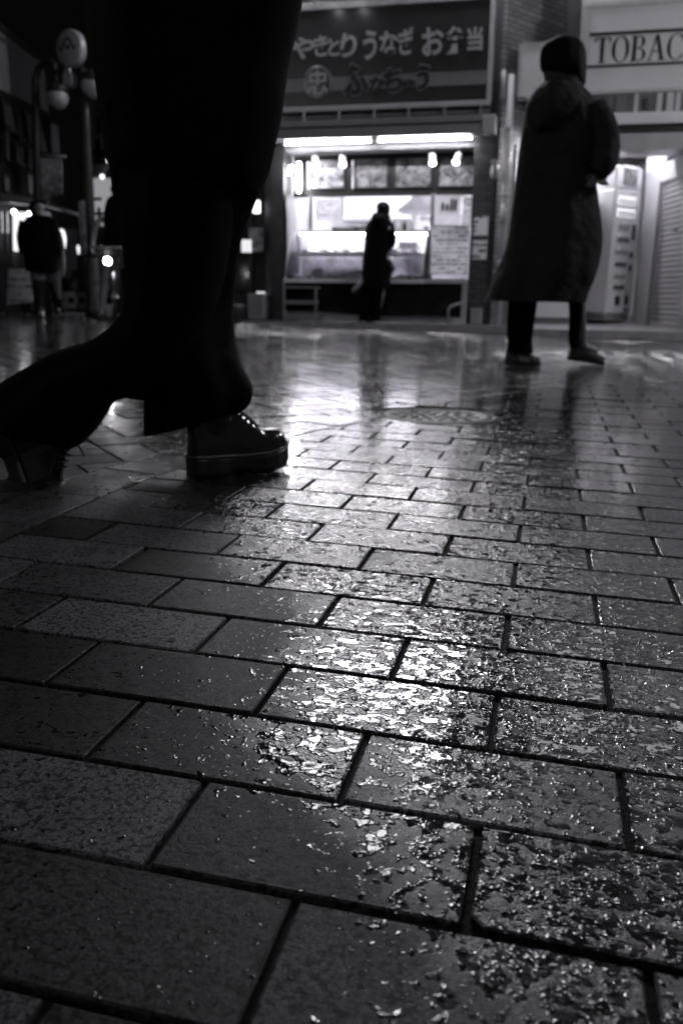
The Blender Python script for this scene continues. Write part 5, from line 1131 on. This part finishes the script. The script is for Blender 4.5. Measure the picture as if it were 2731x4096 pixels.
# --- pedestrian coming out of the side street
YP = 10.32
pb_ = P(*L7(370, 1285), YP)
pd = thing('person', (pb_.x, YP, gz(pb_.x)), 'pedestrian in a dark coat and knee boots walking towards the viewer at far left', 'person')
person_body(pd, (pb_.x + .1, YP + .1, gz(pb_.x)), 1.42, -1.05, feet={'r': P(*L7(370, 1275), YP), 'l': P(*L7(530, 1245), YP + .35)}, head=P(*L7(352, 292), YP))
loft('coat', [(L7(310, 345), L7(400, 345), YP, .16), (L7(255, 385), L7(450, 375), YP, .24), (L7(212, 440), L7(485, 425), YP, .29), (L7(192, 530), L7(510, 520), YP, .31), (L7(196, 640), L7(514, 640), YP, .31), (L7(232, 740), L7(508, 740), YP, .32), (L7(242, 820), L7(502, 820), YP, .33), (L7(248, 868), L7(500, 872), YP, .33)], M_BCOAT, pd, fold=.06, seed=6)
loft('hair', [(L7(305, 225), L7(385, 225), YP + .04, .08), (L7(282, 250), L7(408, 245), YP + .05, .20), (L7(278, 290), L7(330, 290), YP + .06, .20), (L7(285, 350), L7(335, 352), YP + .06, .14)], M_HAIR, pd, fold=.03)
loft('scarf', [(L7(330, 340), L7(432, 332), YP - .06, .2), (L7(345, 365), L7(458, 372), YP - .08, .2)], mat('pale_scarf', .28, .85), pd, fold=.06)
loft('stocking', [(L7(268, 850), L7(378, 855), YP, .15), (L7(278, 950), L7(372, 950), YP, .13)], mat('pale_stocking', .15, .7), pd); loft('stocking', [(L7(395, 850), L7(502, 858), YP + .15, .15), (L7(412, 970), L7(522, 965), YP + .18, .13)], mat('pale_stocking_far', .15, .7), pd)  # same tone on both legs
loft('boot', [(L7(280, 935), L7(405, 940), YP, .14), (L7(300, 1080), L7(412, 1080), YP, .14), (L7(318, 1200), L7(410, 1200), YP, .13), (L7(322, 1262), L7(418, 1262), YP - .03, .2), (L7(330, 1290), L7(415, 1290), YP - .05, .22)], M_LEATH, pd); loft('boot', [(L7(425, 960), L7(530, 955), YP + .2, .14), (L7(470, 1080), L7(540, 1080), YP + .27, .13), (L7(492, 1190), L7(555, 1180), YP + .33, .12), (L7(505, 1250), L7(565, 1240), YP + .33, .18)], M_LEATH, pd)
for zx in (205, 497): 
    a = P(*L7(zx + (18 if zx < 300 else -18), 420), YP); b = P(*L7(zx, 700), YP); sleeve(pd, [a, a.lerp(b, .5) + Vector((-.02 if zx < 300 else .02, -.02, 0)), b], M_BCOAT, [.07, .065, .05])

# --- cyclist behind, with the headlamp
fw = G(116, 323); YB = fw.y
bd_ = Vector((5.4, -9.6, 0)).normalized(); bs = Vector((-bd_.y, bd_.x, 0))
bk = thing('bicycle', tuple(fw), 'bicycle with a dazzling headlamp facing the viewer behind the striding figure', 'bicycle')
WR = .31; cF = fw + Vector((0, 0, WR)); cR = cF - bd_ * 1.02
def ringmesh(c, R_, r, n=36): return MB().tube([c + bd_ * R_ * math.cos(2 * PI * k / n) + Vector((0, 0, R_ * math.sin(2 * PI * k / n))) for k in range(n + 1)], r, 8, False)
for c in (cF, cR):
    wh = ringmesh(c, WR - .012, .016).build('wheel', M_BLACK, bk); ringmesh(c, WR - .03, .008).build('rim', M_STEEL, wh)
    b_ = MB()
    for k in range(14): a = 2 * PI * k / 14; b_.tube([c + bs * .025 * (1 if k % 2 else -1), c + bd_ * (WR - .03) * math.cos(a) + Vector((0, 0, (WR - .03) * math.sin(a)))], .0014, 4)
    b_.tube([c - bs * .05, c + bs * .05], .018, 10); b_.build('spokes', M_STEEL, wh)
hdp = cF - bd_ * .16 + Vector((0, 0, .42)); bb0 = cF - bd_ * .58 + Vector((0, 0, -.02)); stp = bb0 - bd_ * .16 + Vector((0, 0, .42))
b_ = MB()
for s in (-1, 1): b_.tube([cF + bs * .05 * s, hdp + bs * .05 * s - Vector((0, 0, .12)), hdp], .012); b_.tube([cR + bs * .05 * s, bb0 + bs * .02 * s], .010); b_.tube([cR + bs * .05 * s, stp], .009)
b_.tube([hdp, bb0 + Vector((0, 0, .12)), bb0], .018); b_.tube([bb0, stp, stp + Vector((0, 0, .1))], .016); b_.build('frame', M_DARK, bk)
hb = hdp + Vector((0, 0, .18)); MB().tube([hb - bs * .26 - bd_ * .18, hb - bs * .24, hb, hb + bs * .24, hb + bs * .26 - bd_ * .18], .012).build('handlebar', M_STEEL, bk)
b_ = MB(); b_.lathe(stp + Vector((0, 0, .1)), [(.04, 0), (.11, .03), (.10, .06), (.001, .07)], 14); b_.build('saddle', M_BLACK, bk)
bc = cF + Vector((0, 0, .46)) + bd_ * .10; b_ = MB()
for k in range(5):
    for s in (-1, 1): b_.box(bc + bs * .17 * s + Vector((0, 0, -.1 + .05 * k)), (.26, .008, .008), ax=(bd_, bs, Vector((0, 0, 1)))); b_.box(bc + bd_ * .13 * s + Vector((0, 0, -.1 + .05 * k)), (.34, .008, .008), ax=(bs, bd_, Vector((0, 0, 1))))
b_.build('basket', M_DARK, bk)
lm = P(107.3, 261, YB - .05); MB().lathe(lm - bd_ * .06, [(.02, 0), (.035, .03), (.045, .07), (.045, .085)], 16, bd_).build('headlamp', M_BLACK, bk); MB().ball(lm + bd_ * .03, .04, 12, 8).build('lamp_lens', emit('headlamp_glow', 1, 55), bk)
MB().box(fw + Vector((-.08, -.02, .16)), (.08, .012, .13)).build('mud_flap', M_GREY, bk)
cyb = fw - bd_ * .55 + bs * .05; cyb.z = gz(cyb.x); YY = cyb.y
cy = thing('person', tuple(cyb), 'dark-clothed cyclist standing astride the bicycle with the headlamp', 'person')
person_body(cy, cyb, 1.60, math.atan2(bd_.y, bd_.x), feet={'l': cyb + bs * .22, 'r': cyb - bs * .22}, hands={'l': hb + bs * .23 - bd_ * .1, 'r': hb - bs * .23 - bd_ * .1})
def X7(zx, zy): return L7(zx, zy)
hc = cyb + Vector((0, 0, 1.5)); hp_ = None
loft('jacket', [(X7(1010, 180), X7(1130, 180), YY, .16), (X7(965, 230), X7(1180, 230), YY, .26), (X7(945, 330), X7(1200, 330), YY, .32), (X7(940, 450), X7(1205, 450), YY, .32), (X7(945, 600), X7(1200, 600), YY, .32), (X7(950, 720), X7(1195, 720), YY, .32)], M_BCOAT, cy, fold=.05, seed=9)
loft('hair', [(X7(1035, 70), X7(1110, 70), YY, .08), (X7(1005, 100), X7(1140, 100), YY, .22), (X7(1000, 150), X7(1145, 150), YY, .23), (X7(1030, 200), X7(1120, 200), YY, .15)], M_HAIR, cy)
loft('trousers', [(X7(955, 690), X7(1090, 690), YY, .2), (X7(940, 900), X7(1040, 900), YY, .18), (X7(915, 1100), X7(1000, 1100), YY, .16), (X7(910, 1230), X7(985, 1230), YY, .16)], M_TROU, cy); loft('trousers', [(X7(1060, 690), X7(1200, 690), YY, .2), (X7(1100, 900), X7(1210, 900), YY, .18), (X7(1130, 1100), X7(1225, 1100), YY, .16), (X7(1150, 1230), X7(1225, 1230), YY, .16)], M_TROU, cy)
for s in (-1, 1): 
    q = cyb + bs * .22 * s; q.z = gz(q.x) + .003; shoe('shoe', q - bd_ * .08, q + bd_ * .18, .09, M_BLACK, M_RUB, cy, .08)
t = thing('hanging_bag', tuple(P(*L7(1190, 920), YB)), 'pale bag swinging from the handlebar of the bicycle', 'bag'); b_ = MB(); c = P(*L7(1188, 925), YB); b_.ball(c, .1, 12, 10, (.55, .5, 1.3), .05); b_.build('pouch', emit('lit_bag', 1, .0) if False else mat('pale_bag', .6, .5), t); MB().tube([c + Vector((0, 0, .1)), c + Vector((0, 0, .26))], .008).build('handle', M_LGREY, t)

# --- the big striding figure in the foreground
hb_ = G(204, 481.5); tb_ = G(294, 469.0); ew = (tb_ - hb_).normalized(); en = Vector((-ew.y, ew.x, 0)).normalized()
YS = (hb_.y + tb_.y) / 2 + .03
BL = (tb_ - hb_).length * 1.07
sf = thing('person', (hb_.x + .1, YS, gz(-.7)), 'big striding figure in wide black trousers and platform boots, nearest to the viewer', 'person')
bo = hb_ - ew * .012 + en * .047; bo.z = gz(bo.x) + .001
def bp(t, s, z): return bo + ew * (t * BL) + en * s + Vector((0, 0, z))
def widths(t):
    xs = [0, .03, .10, .22, .36, .50, .66, .80, .92, .98, 1.0]; ws = [.012, .026, .036, .0375, .035, .040, .047, .046, .034, .020, .010]
    return float(np.interp(t, xs, ws))
def zbot(t): return float(np.interp(t, [0, .30, .36, .50, .56, .75, .9, 1.0], [.003, .0, .012, .012, .0, .0, .008, .022]))
def ztop(t): return float(np.interp(t, [0, .25, .45, .7, .9, 1.0], [.052, .050, .046, .048, .056, .062]))
b_ = MB(); R = []
for k in range(49):
    t_ = k / 48; w_ = widths(t_) * 1.08; R.append([bp(t_, s * w_, z) for s, z in ((-1, zbot(t_)), (-.0, zbot(t_)), (1, zbot(t_)), (1.02, (zbot(t_) + ztop(t_)) / 2), (1, ztop(t_)), (0, ztop(t_)), (-1, ztop(t_)), (-1.02, (zbot(t_) + ztop(t_)) / 2))])
fb_ = MB()
def upper_top(t): return float(np.interp(t, [0, .06, .2, .36, .44, .52, .62, .72, .80, .9, .97, 1.0], [.10, .115, .125, .135, .128, .108, .084, .064, .058, .052, .030, .006]))
def make_boot(bpf, parent, shaft=True):
    u_ = MB(); R2 = []
    for k in range(41):
        t_ = .012 + .97 * k / 40; w_ = widths(t_) * .97; h_ = upper_top(t_)
        R2.append([bpf(t_, w_ * (math.copysign(abs(math.cos(a)) ** .8, math.cos(a))) * (1 - .28 * max(0, math.sin(a)) * min(1, h_ / .1)), ztop(t_) - .004 + (max(0, math.sin(a)) ** .75) * h_ + min(0, math.sin(a)) * .004) for a in [2 * PI * i / 28 for i in range(28)]])
    bt = u_.rings(R2).build('boot', M_LEATH, parent, subsurf=1)
    sh_ = MB(); R3 = []
    for z, a0, a1, w_ in ((.05, .02, .46, .034), (.10, .03, .44, .031), (.14, .03, .42, .031), (.20, .01, .43, .035), (.235, .005, .44, .037)):
        R3.append([bpf((a0 + a1) / 2 + (a1 - a0) / 2 * math.cos(a), w_ * math.sin(a), z) for a in [2 * PI * i / 26 for i in range(26)]])
    sh_.rings(R3).build('shaft', M_LEATH, bt, subsurf=1)
    so = MB(); R = []
    for k in range(49):
        t_ = k / 48; w_ = widths(t_) * 1.08; zb, zt = zbot(t_), ztop(t_)
        R.append([bpf(t_, s * w_, z) for s, z in ((-1, zb), (0, zb), (1, zb), (1.03, zb + .3 * (zt - zb)), (1.0, zb + .55 * (zt - zb)), (1.03, zb + .8 * (zt - zb)), (1, zt), (0, zt), (-1, zt), (-1.03, zb + .8 * (zt - zb)), (-1.0, zb + .55 * (zt - zb)), (-1.03, zb + .3 * (zt - zb)))])
    so.rings(R).build('sole', M_RUB, bt)
    we = MB(); loop = [(t_, 1) for t_ in np.linspace(0, 1, 40)] + [(t_, -1) for t_ in np.linspace(1, 0, 40)]
    pts = [bpf(t_, s * (widths(t_) * 1.06 + .001), ztop(t_) + .002) for t_, s in loop]
    we.tube(pts + [pts[0]], .0028, 6, False); we.build('welt', mat('waxed_welt', .10, .4), bt)
    st_ = MB()
    for s in (-1, 1):
        for t_ in np.linspace(.03, .97, 44): q = bpf(t_, s * (widths(t_) * 1.07 + .0015), ztop(t_) + .0045); r2 = bpf(t_ + .012, s * (widths(t_ + .012) * 1.07 + .0015), ztop(t_ + .012) + .0045); st_.tube([q, r2], .0011, 5)
    st_.build('stitching', mat('pale_stitching', .35, .5), bt)
    la = MB()
    for i, t_ in enumerate((.45, .495, .54, .585, .63)):
        h_ = upper_top(t_) + ztop(t_) - .002; w_ = widths(t_) * .55
        for sg in (1, -1): la.tube([bpf(t_ - .01 * sg, -w_, h_ - .016), bpf(t_, -w_ * .4, h_ + .002), bpf(t_ + .005, w_ * .4, h_ + .003), bpf(t_ + .01 * sg, w_, h_ - .016)], .0022, 6)
    a = bpf(.44, 0, upper_top(.44) + ztop(.44) + .004)
    la.tube([a, a + ew * .02 - en * .02 + Vector((0, 0, .012)), a + ew * .035 - en * .03 + Vector((0, 0, -.004)), a + ew * .018 - en * .018], .0022, 6); la.tube([a, a - en * .02 + ew * .006 - Vector((0, 0, .012)), a - en * .034 + ew * .012 - Vector((0, 0, .034))], .0022, 6)
    la.build('lace', M_BLACK, bt)
    pu = MB(); pu.tube([bpf(.015, 0, .20), bpf(-.025, 0, .225), bpf(-.02, 0, .252), bpf(.02, 0, .255)], .005, 8); pu.build('pull_loop', M_BLACK, bt)
    return bt
make_boot(bp, sf)
YH = bo.y + .035
# trailing boot, hanging toe-down behind
YR = YS - .26; ak = P(52, 412, YR); tk_ = P(90, 496, YR); e2 = (tk_ - ak).normalized()
ew2 = e2; n2 = Vector((0, 1, 0)); n2 = (n2 - e2 * n2.dot(e2)).normalized(); z2 = n2.cross(e2) * -1
if z2.x < 0: z2 = -z2
bo2 = ak - z2 * .16 - e2 * .03
make_boot(lambda t, s, z: bo2 + e2 * (t * .245) + n2 * s + z2 * z, sf)
# the body inside the clothes
hipc = P(196, 40, YS - .12); hipc = Vector((hipc.x, YS - .14, 1.02))
J = {}; E = []
kneeF = P(203, 285, YS + .02); ankF = bp(.22, 0, .14); kneeR = P(158, 338, YS - .18)
J['pelvis'] = (hipc, (.12, .10)); J['waist'] = (hipc + Vector((.0, 0, .16)), (.11, .09)); J['chest'] = (hipc + Vector((.03, 0, .40)), (.13, .10)); J['neck0'] = (hipc + Vector((.05, 0, .57)), .05); J['neck1'] = (hipc + Vector((.06, 0, .62)), .045); J['jaw'] = (hipc + Vector((.10, 0, .66)), .05); J['skull'] = (hipc + Vector((.075, 0, .73)), (.075, .085)); J['crown'] = (hipc + Vector((.07, 0, .79)), .055); J['nose'] = (hipc + Vector((.165, 0, .715)), .013)
E += [('pelvis', 'waist'), ('waist', 'chest'), ('chest', 'neck0'), ('neck0', 'neck1'), ('neck1', 'jaw'), ('jaw', 'skull'), ('skull', 'crown'), ('skull', 'nose')]
for k, s, kn, an in (('l', 1, kneeF, ankF), ('r', -1, kneeR, ak)):
    hp = hipc + Vector((0, .05 + .05 * s, -.06)); J[k + '_hip'] = (hp, .085); J[k + '_knee'] = (kn, .055); J[k + '_ankle'] = (an, .035); E += [('pelvis', k + '_hip'), (k + '_hip', k + '_knee'), (k + '_knee', k + '_ankle')]
    sh = hipc + Vector((.04, .15 * s, .5)); el = sh + Vector((-.03, .0, -.26)); wr = el + Vector((.05, -.05 * s, -.20)); J[k + '_sh'] = (sh, .052); J[k + '_el'] = (el, .04); J[k + '_wrist'] = (wr, .027); E += [('chest', k + '_sh'), (k + '_sh', k + '_el'), (k + '_el', k + '_wrist')]
    fingers(J, E, k, wr, (wr - el), Vector((1, 0, 0)), Vector((0, s, 0)))
skin_mesh('body', J, E, M_SKIN, sf)
YT = YS - .10
loft('coat', [((88, -330), (250, -330), YT, .24), ((60, -300), (300, -300), YT, .34), ((62, -200), (318, -200), YT, .38), ((80, -90), (308, -90), YT, .38), ((92, 0), (299, 0), YT, .38), ((98, 55), (286, 60), YT, .36), ((106, 112), (278, 116), YT, .34), ((113, 160), (264, 172), YT, .32), ((119, 176), (256, 190), YT, .27)], M_BCOAT, sf, fold=.05, seed=3, n=48)
loft('hair', [((170, -560), (230, -560), YT, .1), ((150, -530), (255, -530), YT, .2), ((145, -460), (262, -460), YT, .24), ((155, -390), (250, -390), YT, .2)], M_HAIR, sf)
loft('trousers', [((106, 110), (277, 112), YT, .33), ((113, 150), (266, 168), YT + .02, .32), ((119, 195), (251, 202), YT + .04, .31), ((127, 240), (236, 243), YT + .06, .30), ((134, 275), (231, 278), YT + .08, .29), ((142, 302), (229, 305), YT + .10, .27), ((150, 335), (230.5, 338), YT + .06, .26), ((153, 362), (235, 363), YH, .27), ((154.5, 385), (246.5, 388), YH, .27), ((153.5, 405), (246, 402), YH, .27), ((152, 431), (243, 409), YH, .26), ((152, 434), (240, 412), YH, .25)], M_TROU, sf, fold=.2, nf=8, seed=7, n=56)
loft('trouser_leg', [((240, 95), (116, 100), YT, .22), ((232, 200), (126, 215), YT - .03, .26), ((214, 300), (133, 290), YT - .05, .25), ((168, 392), (128, 314), YT - .08, .25), ((130, 398), (100, 337), YT - .10, .24), ((106, 408), (64, 348), YT - .12, .24), ((94, 424), (30, 367), YT - .14, .26), ((84, 438), (4, 385), YT - .15, .28), ((78, 446), (-6, 396), YT - .15, .28)], M_TROU, sf, fold=.16, nf=6, seed=11, n=48)
